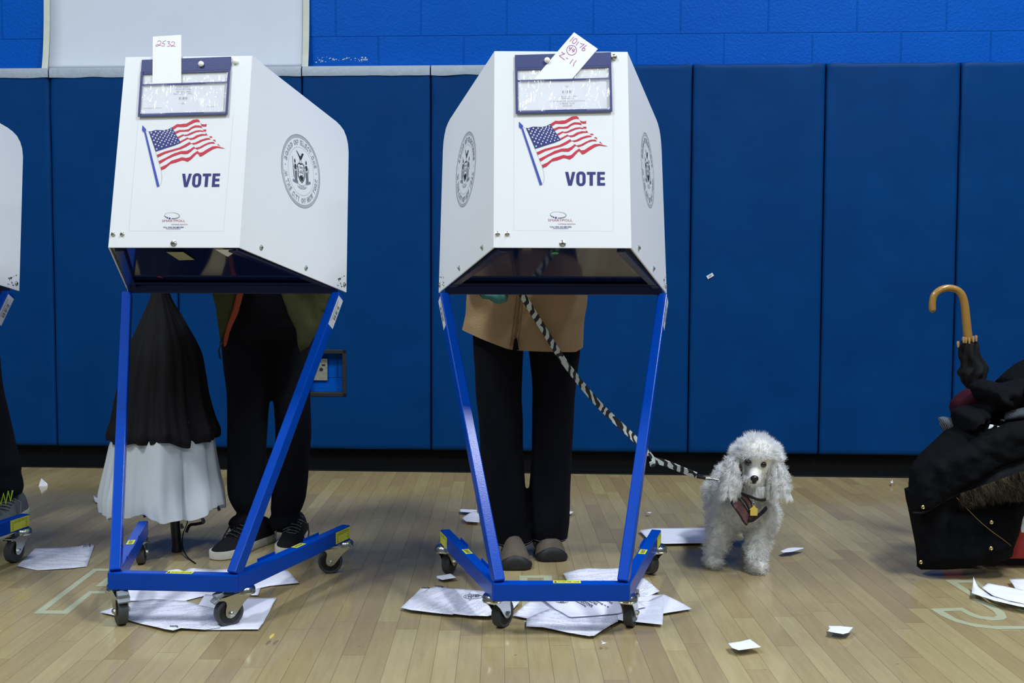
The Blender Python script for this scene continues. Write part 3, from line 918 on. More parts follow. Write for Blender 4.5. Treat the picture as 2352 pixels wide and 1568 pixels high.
# maker logo
T7 = lambda pts: tr(pts, 980, 450, 3.824)
mb = MB()
el = [(1155+70*math.cos(t_), 166-27*math.sin(t_)+.06*(70*math.cos(t_))) for t_ in [(-1.6+k/24*5.2) for k in range(25)]]
pe = T7(el)
for k in range(24):
    mb.ribbon(pe[k:k+2], .0004+.0011*max(0, 1-k/15), fo, 0)
for k, (x, y, r) in enumerate(((1085,168,3),(1093,175,4),(1102,180,5),(1115,186,6.5),(1135,191,8.5))):
    mb.poly([fo(*q) for q in T7([(x+r*math.cos(t_*PI/6), y+r*math.sin(t_*PI/6)) for t_ in range(12)])], 0)
for txt, (xa, ya, xb, yb), mi, off in (('SMARTPOLL', (1067,202,1280,222), 1, 0), ('VOTING BOOTH', (1153,241,1305,252), 1, .01), ('TOLL FREE: 860-888-0800', (1080,266,1272,277), 0, .02), ('www.smartpoll.us', (1110,280,1243,291), 0, .02)):
    put_text(mb, txt, quadmap(T7([(xa,ya),(xb,ya),(xb,yb),(xa,yb)]), fo), mi, off)
mb.build('maker_logo', [M['votenavy'], M['redink']], FPAN, smooth=False, label='small orbit logo with SMARTPOLL VOTING BOOTH lettering')
mb = MB(); dq = T7([(765,-740),(1640,-740),(1640,308),(765,302)])
mb.ribbon([dq[0], dq[3], dq[2], dq[1]], .0005, lambda x, y: fp(x, y, .0003), 0)
mb.build('decal_sheet_edge', mat('decal_edge', (.62, .67, .70), .4), FPAN, smooth=False)
# screws
def screw(P, Nn, par, r=.0065):
    z = Nn.normalized(); x, y = perp(z); Rm = Matrix((x, y, z)).transposed()
    mb = MB(); mb.lathe([(0, 0), (r*1.25, 0), (r*1.25, .0012), (r, .0018), (r*.92, .0035), (r*.5, .005), (0, .0055)], P, Rm, n=16)
    mb.box(P+z*.0053, (r*1.1, r*.22, .001), Rm, 1); mb.box(P+z*.0053, (r*.22, r*1.1, .001), Rm, 1)
    mb.build('screw', [M['chrome'], M['ink']], par)
for (u, v, r) in ((1143, 537, .0048), (1165, 537, .0048), (1292, 559, .0068)):
    screw(fp(*fpx(2, u, v)), FN, FPAN, r)
# side panels + seals
prof = [e2(SC), e2(SE)] + [spx(1, 1, u, v) for u, v in ((801, 350), (799.5, 330), (796, 314), (790, 299), (782, 288), (773, 279))] + [e2(SD)]
prof[2] = (prof[2][0], prof[2][1])
def seal(mb, fn, R):
    """round printed seal; fn(x,y) upright coordinates"""
    P = lambda r, t_: (r*R*math.cos(t_), r*R*math.sin(t_))
    for r, wd_ in ((1.0, .012), (.925, .008)):
        mb.ribbon([P(r, 2*PI*k/72) for k in range(72)], wd_*R, fn, 0, True)
    for k in range(150):
        t_ = 2*PI*k/150
        mb.ribbon([P(.935, t_), P(.99, t_+.035)], .010*R, fn, 0)
    for k in range(84):
        t_ = 2*PI*k/84; cx_, cy_ = P(.66, t_); r = .010*R
        mb.poly([fn(cx_+r*math.cos(q*PI/3), cy_+r*math.sin(q*PI/3)) for q in range(6)], 0)
    for t_ in (PI*.955, PI*.005):
        cx_, cy_ = P(.80, t_); mb.ribbon([(cx_+.022*R*math.cos(q*PI/4), cy_+.022*R*math.sin(q*PI/4)) for q in range(8)], .008*R, fn, 0, True)
    def arc(txt, a0, a1, flip):
        wts = [.55 if ch in ' I' else (1.25 if ch in 'WMO' else 1.0) for ch in txt]
        tot = sum(wts); acc = 0
        for ch, wt in zip(txt, wts):
            t_ = a0+(a1-a0)*(acc+wt/2)/tot; acc += wt
            if ch == ' ': continue
            hw, hv = abs(a1-a0)*.80*R*wt/tot*.40, .075*R
            if ch == 'I': hw *= .62
            rad = Vector((math.cos(t_), math.sin(t_))); up_ = rad if not flip else -rad; rt = Vector((up_.y, -up_.x)); cc = rad*.80*R
            for gsc, mi, lay in ((1, 0, 0), (1, 1, 1)):
                def g(s_, q_, mi=mi):
                    p = cc + rt*hw*(2*s_-1) + up_*hv*(2*q_-1)
                    return fn(p.x, p.y) if mi == 0 else fn(p.x, p.y, .0004)
                put_text(mb, ch, g, mi, .055 if mi == 0 else -.012)
    arc('BOARD OF ELECTIONS', PI*.90, PI*.06, False)
    arc('IN THE CITY OF NEW YORK', PI*1.01, PI*1.95, True)
    q = lambda pts: [fn(x*R, y*R) for x, y in pts]
    L_ = lambda pts, w_=.012, mi=0: mb.ribbon([(x*R, y*R) for x, y in pts], w_*R, fn, mi)
    # shield
    mb.ribbon([(x*R, y*R) for x, y in ((-.17,.17),(-.08,.22),(0,.19),(.08,.22),(.17,.17),(.15,.0),(.17,-.12),(.10,-.24),(0,-.31),(-.10,-.24),(-.17,-.12),(-.15,.0))], .03*R, fn, 2, True)
    for k in range(9):
        y = .12-.045*k; L_([(-.11+.03*(k % 3), y), (0, y+.03*math.sin(k*2)), (.11-.02*(k % 2), y-.01)], .014, 2 if k > 4 else 0)
    mb.poly(q([(-.11,-.16),(-.03,-.10),(.05,-.15),(.11,-.12),(.07,-.22),(0,-.27),(-.07,-.22)]), 2)
    # eagle on globe
    mb.poly(q([(-.02,.30),(-.07,.40),(-.20,.58),(-.10,.50),(-.02,.42),(.04,.42),(.09,.50),(.20,.50),(.12,.40),(.06,.33)]), 2)
    for k in range(5): L_([(-.04-.03*k, .42+.03*k), (-.08-.025*k, .40+.03*k)], .010)
    mb.ribbon([(.0*R+.055*R*math.cos(t_*PI/6), .27*R+.05*R*math.sin(t_*PI/6)) for t_ in range(12)], .012*R, fn, 0, True)
    # supporters
    for sgn in (-1, 1):
        X = lambda pts: [(sgn*x, y) for x, y in pts]
        mb.ribbon([(x*R, y*R) for x, y in X([(.24,.16),(.33,.16),(.36,-.05),(.35,-.30),(.25,-.30),(.22,-.05)])], .014*R, fn, 0, True)
        mb.poly(q(X([(.25,.18),(.32,.18),(.33,.05),(.26,.02)])), 2)
        mb.poly(q(X([(.265,.21),(.315,.21),(.325,.27),(.29,.33),(.258,.27)])), 2)
        for k in range(5): L_(X([(.245+.02*k, .0), (.25+.02*k, -.28)]), .011, 2 if k in (0, 3) else 0)
        L_(X([(.24,.14),(.18,.10),(.17,.16)]), .016, 2); L_(X([(.33,.13),(.40,.08),(.39,-.02)]), .014)
    L_([(-.40,-.20),(-.40,.38)], .016, 2)
    # ribbon scroll
    L_([(-.46,-.27),(-.30,-.31),(-.20,-.30)], .07, 0); L_([(.46,-.27),(.30,-.31),(.20,-.30)], .07, 0)
    mb.ribbon([(x*R, y*R) for x, y in ((-.24,-.33),(-.10,-.39),(.10,-.39),(.24,-.33),(.24,-.42),(.10,-.48),(-.10,-.48),(-.24,-.42))], .010*R, fn, 0, True)
    put_text(mb, 'EXCELSIOR', lambda s_, t_: fn((-.18+.36*s_)*R, (-.46+.05*t_+.0)*R), 0)
sc_ = spx(1, 1, 691.5, 393.5)
for sd in (-1, 1):
    mb = MB().prism(prof, lambda x, y, z: sp(sd, x, y, z), -.004, 0)
    SP = mb.build('side_panel', M['white'], root, smooth=False, bevel=.001)
    mb = MB()
    seal(mb, lambda x, y, o_=0: sp(sd, sc_[0]+x*sd*.92, sc_[1]+y, .0007+o_), .1045)
    mb.build('seal_print', [M['sealgrey'], M['white'], M['ink']], SP, smooth=False, label='round board of elections seal in grey line work')
    NN = Vector((SN.x*sd, SN.y, SN.z))
    for (u, v) in ((1466, 569.5), (1500, 617), (1529, 656)):
        x, y = spx(2, 1, u, v); screw(sp(sd, x, y), NN, SP, .0058)
    mb = MB(); random.seed(5+sd)
    for k in range(14):
        x, y = spx(2, 1, 1530-random.random()*7, 636+random.random()*26); r = .0007+random.random()*.0018
        mb.poly([sp(sd, x+r*1.6*math.cos(q), y+r*math.sin(q), .0006) for q in (0, 1.3, 2.5, 3.9, 5.1)])
    mb.build('scuff_marks', M['ink'], SP, smooth=False, label='small black scuffs near the lower corner')
B0 = root; B1 = copy_tree(root); B2 = copy_tree(root)
BO = {0: B0, 1: B1, 2: B2}
blab = {0: 'white and blue voting booth cut off by the left edge of the photo',
        1: 'white and blue voting booth labelled 2532 with the umbrella leaning beside its legs',
        2: 'white and blue voting booth labelled 10176 with the leashed poodle beside it'}
trail = {1: [(.53, -.85), (-.78, -.6), (-.2, .9), (-.95, -.25)], 2: [(.54, .84), (.34, .94), (.33, .94), (-.5, .85)], 0: [(.3, .9), (.3, .9), (.2, .9), (-.15, -.95)]}
for k in (0, 1, 2):
    b_ = BO[k]; b_.location = (POSE[k][0], POSE[k][1], 0); b_.rotation_euler = (0, 0, POSE[k][2])
    tag(b_, blab[k], 'voting booth', 'voting booths in a row')
    cs = [x for x in kids(b_) if x.name.startswith('caster')]
    cs.sort(key=lambda o_: (round(o_.location.y, 1), o_.location.x))
    for o_, d in zip(cs, trail[k]):
        o_.rotation_euler = (0, 0, math.atan2(d[1], d[0]) - POSE[k][2])
def bchild(k, mb, name, m_, par, **kw):
    mb.v = [bm_(k) @ p for p in mb.v]
    return mb.build(name, m_, par, **kw)
def kid(k, nm): return [x for x in kids(BO[k]) if x.name.split('.')[0] == nm][0]
# stickers under the shelves
def undershelf(k, u, v, rx, ry, m_, nm, lab):
    P = bm_(k) @ Vector((0, .048, zf)); q = bm_(k) @ Vector((0, .5, zr)); nn = (q-P).cross(bm_(k).to_3x3() @ Vector((1, 0, 0)))
    p = bm_(k).inverted() @ onplane(u, v, P, nn)
    mb = MB(); mb.poly([Vector((p.x+rx*math.cos(t_*PI/8), p.y+ry*math.sin(t_*PI/8), shelfpt(0, p.y+ry*math.sin(t_*PI/8))+.003)) for t_ in range(16)])
    bchild(k, mb, nm, m_, kid(k, 'shelf'), smooth=False, label=lab)
undershelf(2, 1275, 584, .0095, .012, M['green'], 'dot_sticker', 'green dot sticker')
undershelf(1, 367, 638, .0085, .009, M['redst'], 'dot_sticker', 'red dot sticker')
P = bm_(1) @ Vector((0, .048, zf)); q = bm_(1) @ Vector((0, .5, zr)); nn = (q-P).cross(bm_(1).to_3x3() @ Vector((1, 0, 0)))
def us(pts, nm, m_, lab):
    mb = MB(); L_ = []
    for u, v in pts:
        p = bm_(1).inverted() @ onplane(u, v, P, nn); p.z -= .003-.004; L_.append(p - Vector((0, 0, .004)))
    mb.poly(L_); bchild(1, mb, nm, m_, kid(1, 'shelf'), smooth=False, label=lab)
us([(382, 576), (421, 576), (447, 594), (411, 595)], 'tape_patch', M['masktape'], 'yellowed tape patch under the shelf')
us([(494, 570), (546, 570), (544, 574), (534, 580), (523, 587)], 'paper_flap', M['pin'], 'torn white paper flap at the front edge')

# ------------------------------------------------------------------ pouches and slips
def pouch(k, corners, pins, label, lines):
    """corners TL,TR,BR,BL in the photo"""
    Q = [fpx(k, *p) for p in corners]
    m_ = bm_(k)
    fn = lambda off: quadmap(Q, lambda x, y: m_ @ fp(x, y, off))
    ctr = m_ @ fp(*[(Q[0][i]+Q[2][i])/2 for i in (0, 1)])
    root = empty('document_pouch', ctr); tag(root, label, 'pouch', 'blue-edged clear pouches on the booths')
    def slab(rects, a0, a1, nm, mt, lab=None, wob=0):
        mb = MB()
        for (s0, t0, s1, t1) in rects:
            n = 8
            for kx in range(n):
                sa, sb = s0+(s1-s0)*kx/n, s0+(s1-s0)*(kx+1)/n
                w1 = wob*math.sin(sa*9); w2 = wob*math.sin(sb*9)
                v = [fn(a_+w_)(s_, t_) for a_, in ((a0,), (a1,)) for s_, t_, w_ in ((sa, t0, w1), (sb, t0, w2), (sb, t1, w2), (sa, t1, w1))]
                f = [(3, 2, 1, 0), (4, 5, 6, 7), (0, 1, 5, 4), (2, 3, 7, 6)]
                if kx == 0: f.append((3, 0, 4, 7))
                if kx == n-1: f.append((1, 2, 6, 5))
                mb.add(v, f)
        bm = mb.build(nm, mt, root, smooth=True, label=lab)
        return bm
    slab([(0, .78, 1, 1)], .0025, .0045, 'header_flap', M['vinyl'], 'dark blue vinyl header')
    slab([(0, 0, .025, .79), (.975, 0, 1, .79), (.02, 0, .98, .05), (.02, .535, .98, .565)], .004, .0062, 'binding', M['vinyl'], 'dark blue binding strips')
    slab([(.02, .745, .98, .785)], .0026, .0042, 'header_binding', M['vinyl'])
    slab([(.022, .03, .978, .77)], .0015, .0021, 'back_sheet', M['clear'])
    ins = slab([(.035, .045, .945, .55)], .0026, .0032, 'insert_sheet', M['insert'], 'printed paper insert')
    mb = MB(); ff = fn(.0036)
    up = -1 if lines[0] == 'up' else 1
    for txt, (s0, t0, s1, t1) in lines[1]:
        if up > 0: put_text(mb, txt, lambda s_, t_: ff(s0+(s1-s0)*s_, t0+(t1-t0)*t_))
        else: put_text(mb, txt, lambda s_, t_: ff(s1-(s1-s0)*s_, t1-(t1-t0)*t_))
    bx0, by0 = lines[2]
    for kk in range(12):
        if kk in (3, 8): continue
        mb.ribbon([(bx0+kk*.008, by0), (bx0+kk*.008, by0+.045)], .003+.003*(kk % 3 == 0), lambda x, y: ff(x, y))
    mb.build('print', M['greyink'], ins, smooth=False)
    slab([(.022, .03, .978, .553)], .0056, .0060, 'clear_window', M['clear'], 'clear vinyl window', wob=.0006)
    for (u, v, big) in pins:
        x, y = fpx(k, u, v); z = m_.to_3x3() @ FN; xx, yy = perp(z); Rm = Matrix((xx, yy, z)).transposed()
        mb = MB(); r = .0078
        mb.lathe([(0, 0), (r*.8, 0), (r, .002), (r*.92, .005), (r*.5, .0075), (0, .0082)], m_ @ fp(x, y, .0045 if big else .0), Rm, n=20)
        if big: mb.build('snap_button', M['pin'], root, label='round white snap')
        else: mb.build('snap_button', M['pin'] if k == 1 else M['chrome'], kid(k, 'front_panel'), label='round button beside the pouch')
    return root
pouch(1, [(327.2, 139), (532, 131.8), (524, 264.9), (318.6, 269.7)], [(464, 149.5, True), (541, 142, False)],
      'blue-edged clear pouch holding slip 2532 on the left of the two full booths',
      ('dn', [('10176  ZONE 11', (.41, .485, .57, .515)), ('HS Art & Design', (.40, .445, .58, .475)), ('245 East St Street', (.41, .405, .57, .435)), ('New York, NY 10022', (.38, .365, .60, .395)), ('CRA', (.475, .2, .51, .225)), ('Primary Election Date: 04/19/2016', (.05, .135, .26, .155)), ('Privacy Booth', (.76, .135, .86, .155))], (.45, .28)))
pouch(2, [(1182.5, 128), (1403, 121.5), (1406, 258), (1184.5, 263)], [(1256.5, 141, True), (1410, 132, False)],
      'blue-edged clear pouch holding slip 10176 on the booth nearest the poodle',
      ('up', [('RE 05223', (.49, .105, .58, .13)), ('10176 - ZONE 11', (.46, .145, .61, .17)), ('Yeshiva University-Cardozo School of Law', (.36, .185, .72, .21)), ('55 5 Avenue', (.48, .225, .60, .25)), ('New York, NY 10003', (.45, .26, .63, .285)), ('CRA', (.52, .43, .55, .455)), ('Privacy Booth', (.14, .5, .22, .515)), ('Primary', (.76, .5, .84, .515))], (.49, .33)))
def slip(k, ox, oy, sc, outline, strokes, wpen, label, depth=.0049):
    m_ = bm_(k)
    P = lambda x, y: fpx(k, ox+x/sc, oy+y/sc)
    pts = [P(*p) for p in outline]
    # top edge of the card leans off the panel a little
    fn = lambda x, y, z: m_ @ fp(x, y, depth+z)
    mb = MB().prism(pts, fn, 0, .0006)
    for st in strokes:
        sp_ = [tuple(v) for v in smoothpath([(*p, 0) for p in st], 4)]
        mb.ribbon([P(x, y) for x, y, _ in sp_], wpen, lambda x, y: m_ @ fp(x, y, depth+.0009), 1)
    o = mb.build('paper_slip', [M['slip'], M['pen']], smooth=False)
    return tag(o, label, 'paper slip', 'numbered slips tucked in the pouches')
circ = [(1197+88*math.cos(t_*PI/8), 373+88*math.sin(t_*PI/8)) for t_ in range(17)]
zero = [(1253+40*math.cos(t_*PI/6)+10*math.sin(t_*PI/6), 208-42*math.sin(t_*PI/6)-12*math.cos(t_*PI/6)) for t_ in range(13)]
slip(2, 1160, 70, 7.841, [(1240, 50), (1668, 348), (1195, 900), (510, 900)],
     [[(1238, 132), (1163, 215)], zero, [(1325, 220), (1272, 290)], [(1352, 243), (1385, 262), (1422, 268), (1380, 300), (1342, 330)], [(1465, 282), (1405, 330), (1383, 362), (1400, 382), (1432, 375), (1437, 345), (1405, 335), (1388, 352)],
      circ, [(1180, 312), (1150, 340), (1198, 348)], [(1215, 306), (1178, 350), (1150, 385)], [(1242, 346), (1205, 378), (1250, 392)], [(1262, 352), (1232, 385), (1215, 415)],
      [(1028, 402), (1020, 415), (1075, 438)], [(1075, 438), (975, 472)], [(975, 472), (1072, 548)], [(1098, 508), (1132, 530)], [(1222, 535), (1163, 615)], [(1282, 558), (1245, 605), (1224, 665)]],
     .0017, 'tilted white card with handwritten 10176, circled 44 and Z-11')
slip(1, 340, 70, 7.468, [(97, 122), (583, 90), (583, 940), (90, 945)],
     [[(178, 208), (205, 193), (236, 208), (232, 240), (195, 272), (158, 290), (150, 272), (175, 256), (212, 272), (242, 266)],
      [(322, 193), (282, 206), (262, 240), (292, 240), (300, 262), (280, 284), (245, 280)],
      [(340, 210), (388, 207), (362, 238), (396, 254), (382, 284), (343, 289)],
      [(413, 224), (445, 207), (470, 226), (462, 254), (436, 280), (412, 292), (418, 272), (450, 284), (488, 291)]],
     .0014, 'upright narrow white card with handwritten 2532')

# ------------------------------------------------------------------ papers on the floor
ZP = [0.0012]
def paper(name, pts, ox, oy, sc, mt, label, cat='paper', group='loose papers on the floor', ang=0, z=None, curl=.003, extra=None, seed=0, lift=None):
    if z is None:
        ZP[0] += .0006; z = ZP[0]
    P = [gnd(ox+x/sc, oy+y/sc, z) for x, y in pts]
    # resample boundary, fill with grid
    bd = []
    n = len(P)
    xs = [p.x for p in P]; ys = [p.y for p in P]
    size = max(max(xs)-min(xs), max(ys)-min(ys)); h = max(size/14, .006)
    for i in range(n):
        a, b_ = P[i], P[(i+1) % n]; kk = max(1, int((b_-a).length/h))
        for j in range(kk): bd.append((a.lerp(b_, j/kk)).xy)
    ins = []
    def inside(p):
        c_ = False
        for i in range(len(bd)):
            a, b_ = bd[i], bd[(i+1) % len(bd)]
            if (a.y > p.y) != (b_.y > p.y) and p.x < (b_.x-a.x)*(p.y-a.y)/(b_.y-a.y)+a.x: c_ = not c_
        return c_
    x = min(xs)
    while x < max(xs):
        y = min(ys)
        while y < max(ys):
            p = Vector((x, y))
            if inside(p) and min((p-q).length for q in bd) > h*.45: ins.append(p)
            y += h
        x += h
    V = bd+ins
    res = delaunay_2d_cdt(V, [(i, (i+1) % len(bd)) for i in range(len(bd))], [], 1, 1e-5)
    vv, ff = res[0], res[2]
    mb = MB()
    def hgt(p):
        e = z + curl*max(0, noise.noise(Vector((p.x*9+seed, p.y*9, seed*1.7)))+.15)
        if lift: 
            c0 = gnd(ox+lift[0]/sc, oy+lift[1]/sc, z).xy; dd = (p-c0).length
            e += lift[2]*max(0, 1-dd/lift[3])**2
        return e
    mb.add([(p.x, p.y, hgt(p)) for p in vv], ff)
    ca, sa = math.cos(ang), math.sin(ang)
    mb.uv = [(p.x*ca+p.y*sa, -p.x*sa+p.y*ca) for p in mb.v]
    if extra:
        k0 = len(mb.v); extra(mb, hgt); mb.uv += [(0, 0)]*(len(mb.v)-k0)
    c0 = sum((Vector(p) for p in mb.v), Vector())/len(mb.v)
    o = mb.build(name, [mt, M['ink'], M['greyink']], org=(c0.x, c0.y, z), smooth=True)
    # make normals face up
    so = o.modifiers.new('thickness', 'SOLIDIFY'); so.thickness = .0004; so.offset = 1
    tag(o, label, cat, group)
    return o
def flattext(ox, oy, sc, items):
    """writing lying on the sheet: (text, TL,TR,BR,BL pixel quad, mat)"""
    def f(mb, hgt):
        for txt, q, mi in items:
            def g(x, y):
                p = gnd(ox+x/sc, oy+y/sc, .004); return Vector((p.x, p.y, hgt(p.xy)+.0012))
            put_text(mb, txt, quadmap(q, g), mi, .02)
    return f
def ovals(ox, oy, sc, items):
    def f(mb, hgt):
        for (cx_, cy_, rx, ry, w_) in items:
            def g(x, y):
                p = gnd(ox+x/sc, oy+y/sc, .004); return Vector((p.x, p.y, hgt(p.xy)+.0012))
            mb.ribbon([(cx_+rx*math.cos(t_*PI/12), cy_+ry*math.sin(t_*PI/12)) for t_ in range(24)], w_, g, 2, True)
    return f
def both(*fs):
    def f(mb, hgt):
        for q in fs: q(mb, hgt)
    return f
c5 = (200, 1050, 3.336); c8 = (900, 1150, 3.178); c4 = (0, 650, 2.305); c5b = (1700, 1080, 3.213); c6 = (0, 880, 2.904)
paper('paper_sheet', [(90,1500),(185,1405),(330,1400),(420,1395),(470,1382),(500,1390),(460,1500),(370,1512),(200,1520)], *c4, M['ptext'], 'creased printed sheet alone on the floor near the leftmost caster', ang=-.1, seed=1,
      extra=flattext(*c4, [('(VOTE)', [(440,1387),(482,1382),(480,1398),(440,1402)], 1)]))
paper('paper_sheet', [(290,1000),(700,990),(1330,1000),(1308,1062),(1150,1060),(920,1058),(750,1100),(300,1100)], *c5, M['pfaint'], 'white sheet mostly hidden under the base bar of booth 2532', ang=.05, seed=2)
paper('paper_sheet', [(700,900),(790,848),(1000,862),(1300,845),(1540,868),(1585,920),(1625,968),(1400,985),(1330,1000),(1240,1020),(800,1010)], *c5, M['pplain'], 'blank sheet sticking out right from behind the front bar of booth 2532', seed=3)
paper('paper_sheet', [(600,872),(640,866),(700,858),(762,885),(700,900),(620,900)], *c5, M['pplain'], 'small white corner of paper just behind the base bar label of booth 2532', seed=31)
paper('paper_sheet', [(855,1130),(905,1052),(1280,1078),(1453,1075),(1400,1180),(1370,1228),(1350,1270),(1312,1322),(1195,1320),(900,1322),(800,1200)], *c5, M['pplain'], 'blank white sheet under the right front caster of booth 2532', seed=4, curl=.005)
paper('paper_sheet', [(98,1188),(160,1165),(330,1110),(500,1085),(760,1100),(870,1135),(1030,1190),(1020,1310),(900,1325),(720,1318),(660,1338),(600,1328),(530,1308),(330,1252),(200,1212)], *c5, M['ptext'], 'wavy sheet of dense print between the two front casters of booth 2532', ang=.32, seed=5, curl=.006,
      extra=flattext(*c5, [('(VOTE)', [(632,1302),(700,1306),(696,1322),(640,1318)], 1)]))
paper('paper_sheet', [(50,315),(100,322),(190,305),(260,300),(260,375),(190,378),(100,362),(62,342)], *c5, M['pplain'], 'blank curled sheet left of the umbrella hem near the wall', seed=6, lift=(50, 315, .012, .05))
# booth 2 papers
paper('paper_sheet', [(880,838),(1000,738),(1300,730),(1500,735),(1500,870),(1200,880),(985,860)], *c8, M['pfaint'], 'blank sheet beside the left front caster of booth 10176', seed=7)
paper('paper_sheet', [(1250,530),(1340,508),(1420,490),(1560,495),(1700,490),(1720,640),(1500,650),(1310,640)], *c8, M['ptext'], 'printed sheet seen through the frame of booth 10176 behind its base bar', ang=.25, seed=8)
paper('paper_sheet', [(1700,700),(1870,690),(1985,682),(2190,788),(2080,808),(1980,825),(1700,850)], *c8, M['pplain'], 'blank sheet pointing right, outermost of the heap by booth 10176', seed=9)
paper('paper_sheet', [(1680,560),(1835,562),(1900,612),(1955,660),(1870,700),(1750,690),(1690,660)], *c8, M['ptext'], 'printed sheet corner under the right base arm of booth 10176', ang=.9, seed=10)
paper('paper_sheet', [(1640,740),(1870,735),(1990,680),(1983,800),(1975,905),(1900,897),(1820,890),(1700,882),(1650,870)], *c8, M['pfaint'], 'sheet with square corner under the right front caster of booth 10176', ang=.1, seed=11)
paper('paper_sheet', [(985,865),(1080,815),(1150,790),(1400,800),(1670,830),(1650,880),(1600,905),(1540,945),(1480,985),(1440,988),(1280,962),(1100,925),(980,915)], *c8, M['ptext'], 'printed sheet nearest the camera in the heap before booth 10176', ang=-.22, seed=12, curl=.005)
paper('paper_sheet', [(66,780),(100,748),(160,693),(215,633),(300,638),(420,650),(600,700),(520,800),(440,830),(140,800)], *c8, M['pfaint'], 'lower of the two printed sheets left of booth 10176', ang=1.0, seed=13,
      extra=flattext(*c8, [('(VOTE)', [(218,645),(280,648),(278,660),(218,657)], 1)]))
paper('paper_sheet', [(150,705),(250,655),(330,622),(440,638),(540,645),(640,655),(740,672),(935,735),(905,770),(870,805),(700,848),(560,838),(440,822),(250,790)], *c8, M['ptext'], 'sheet printed with I VOTED under the left front caster of booth 10176', ang=.95, seed=14,
      extra=both(flattext(*c8, [('I VOTED', [(540,712),(640,706),(640,722),(538,728)], 1), ('(VOTE)', [(318,637),(378,642),(376,657),(318,652)], 1)]), ovals(*c8, [(592, 718, 68, 17, 2.2), (570, 718, 12, 26, 1.5)])))
pb = paper('pamphlet', [(1060,690),(1400,640),(1720,690),(1860,775),(1650,822),(1480,838),(1310,850),(1290,845),(1240,815),(1190,790)], *c8, M['pplain'], 'folded ballot proposal pamphlet with a round seal under booth 10176', cat='pamphlet', ang=0, seed=15, z=.013, curl=.002,
      extra=both(flattext(1180, 1290, 5.6, [(t_, [(x0, y0), (x0-1.5*L_, y0-.75*L_), (x0-1.5*L_+h_*.62, y0-.75*L_-h_*.9), (x0+h_*.62, y0-h_*.9)], 2) for t_, x0, y0, L_, h_ in
      (('Statement of Abstract', 922, 628, 190, 18), ('BALLOT PROPOSAL', 1000, 634, 235, 34), ('PROPOSICION', 1062, 604, 190, 34), ('& in Election Booth', 1215, 640, 200, 18), ('2015 TEXT', 1262, 592, 150, 22))]), ovals(*c8, [(1242, 763, 44, 13, 2.2), (1242, 763, 30, 8, 1.5), (1242, 763, 12, 4, 3)])))
paper('paper_strip', [(1805,215),(1900,200),(2100,199),(2330,196),(2330,308),(2150,310),(1985,313),(1880,292),(1840,250)], *c8, M['pplain'], 'long blank sheet between the right rear caster and the poodle', seed=16, curl=.002)
sc_items = [
 ('paper_scrap', [(328,548),(360,543),(430,530),(470,560),(370,576),(328,562)], c8, 'pplain', 'torn white scrap just in front of the left rear caster of booth 10176'),
 ('paper_scrap', [(497,63),(515,60),(620,66),(620,88),(500,80)], c8, 'pplain', 'narrow white scrap left of the woman behind booth 10176, farther one'),
 ('paper_scrap', [(513,127),(560,97),(610,78),(640,100),(640,158),(540,150)], c8, 'pplain', 'curled white scrap left of the woman behind booth 10176, nearer one'),
 ('paper_scrap', [(1270,82),(1300,76),(1327,79),(1298,96),(1275,96)], c8, 'pplain', 'small white scrap just right of the woman behind booth 10176'),
 ('paper_scrap', [(1855,88),(1872,84),(1897,85),(1888,91)], c8, 'pplain', 'tiny white scrap on the floor midway between booth 10176 and the poodle'),
 ('paper_scrap', [(1525,1015),(1542,1030),(1570,1035),(1552,1042),(1530,1046),(1538,1034)], c8, 'pplain', 'curled white shred in front of the right front caster of booth 10176'),
 ('paper_scrap', [(295,598),(350,575),(405,570),(470,572),(465,580),(390,602),(320,608)], c5b, 'pplain', 'long thin white scrap on the floor just right of the poodle paws'),
 ('paper_scrap', [(652,1148),(740,1148),(835,1160),(800,1200),(760,1210),(700,1200),(645,1188),(660,1170)], c5b, 'pplain', 'crumpled white scrap alone on the floor left of the painted J'),
 ('paper_scrap', [(-90,1275),(0,1262),(72,1244),(155,1303),(70,1316),(-10,1327),(-60,1310)], c5b, 'pplain', 'white rectangular scrap nearest the camera below the poodle'),
 ('paper_scrap', [(1108,76),(1116,84),(1122,70),(1130,92),(1112,92)], c5b, 'pplain', 'tiny white scrap by the baseboard left of the coat pile'),
 ('paper_scrap', [(134,784),(150,780),(184,786),(160,796),(140,797)], c6, 'pplain', 'tiny white scrap behind the grey sneaker at the left edge'),
 ('paper_scrap', [(2070,1352),(2100,1340),(2122,1350),(2096,1362),(2078,1380)], (0, 880, 3.36), 'scrapy', 'small yellow scrap in front of the right caster of booth 2532'),
]
for nm, pts, cc, mt, lab in sc_items:
    if mt == 'scrapy': pts = [(2082-2*0+0, 2*0+0)] and [(618*3.36, (1463-880)*3.36), (624*3.36, (1457-880)*3.36), (632*3.36, (1455-880)*3.36), (628*3.36, (1462-880)*3.36), (620*3.36, (1467-880)*3.36)]
    paper(nm, pts, *cc, M[mt] if mt != 'scrapy' else M['scrapy'], lab, cat='paper scrap', group='small paper scraps on the floor', seed=hash(lab) % 97 if False else len(lab), curl=.004)
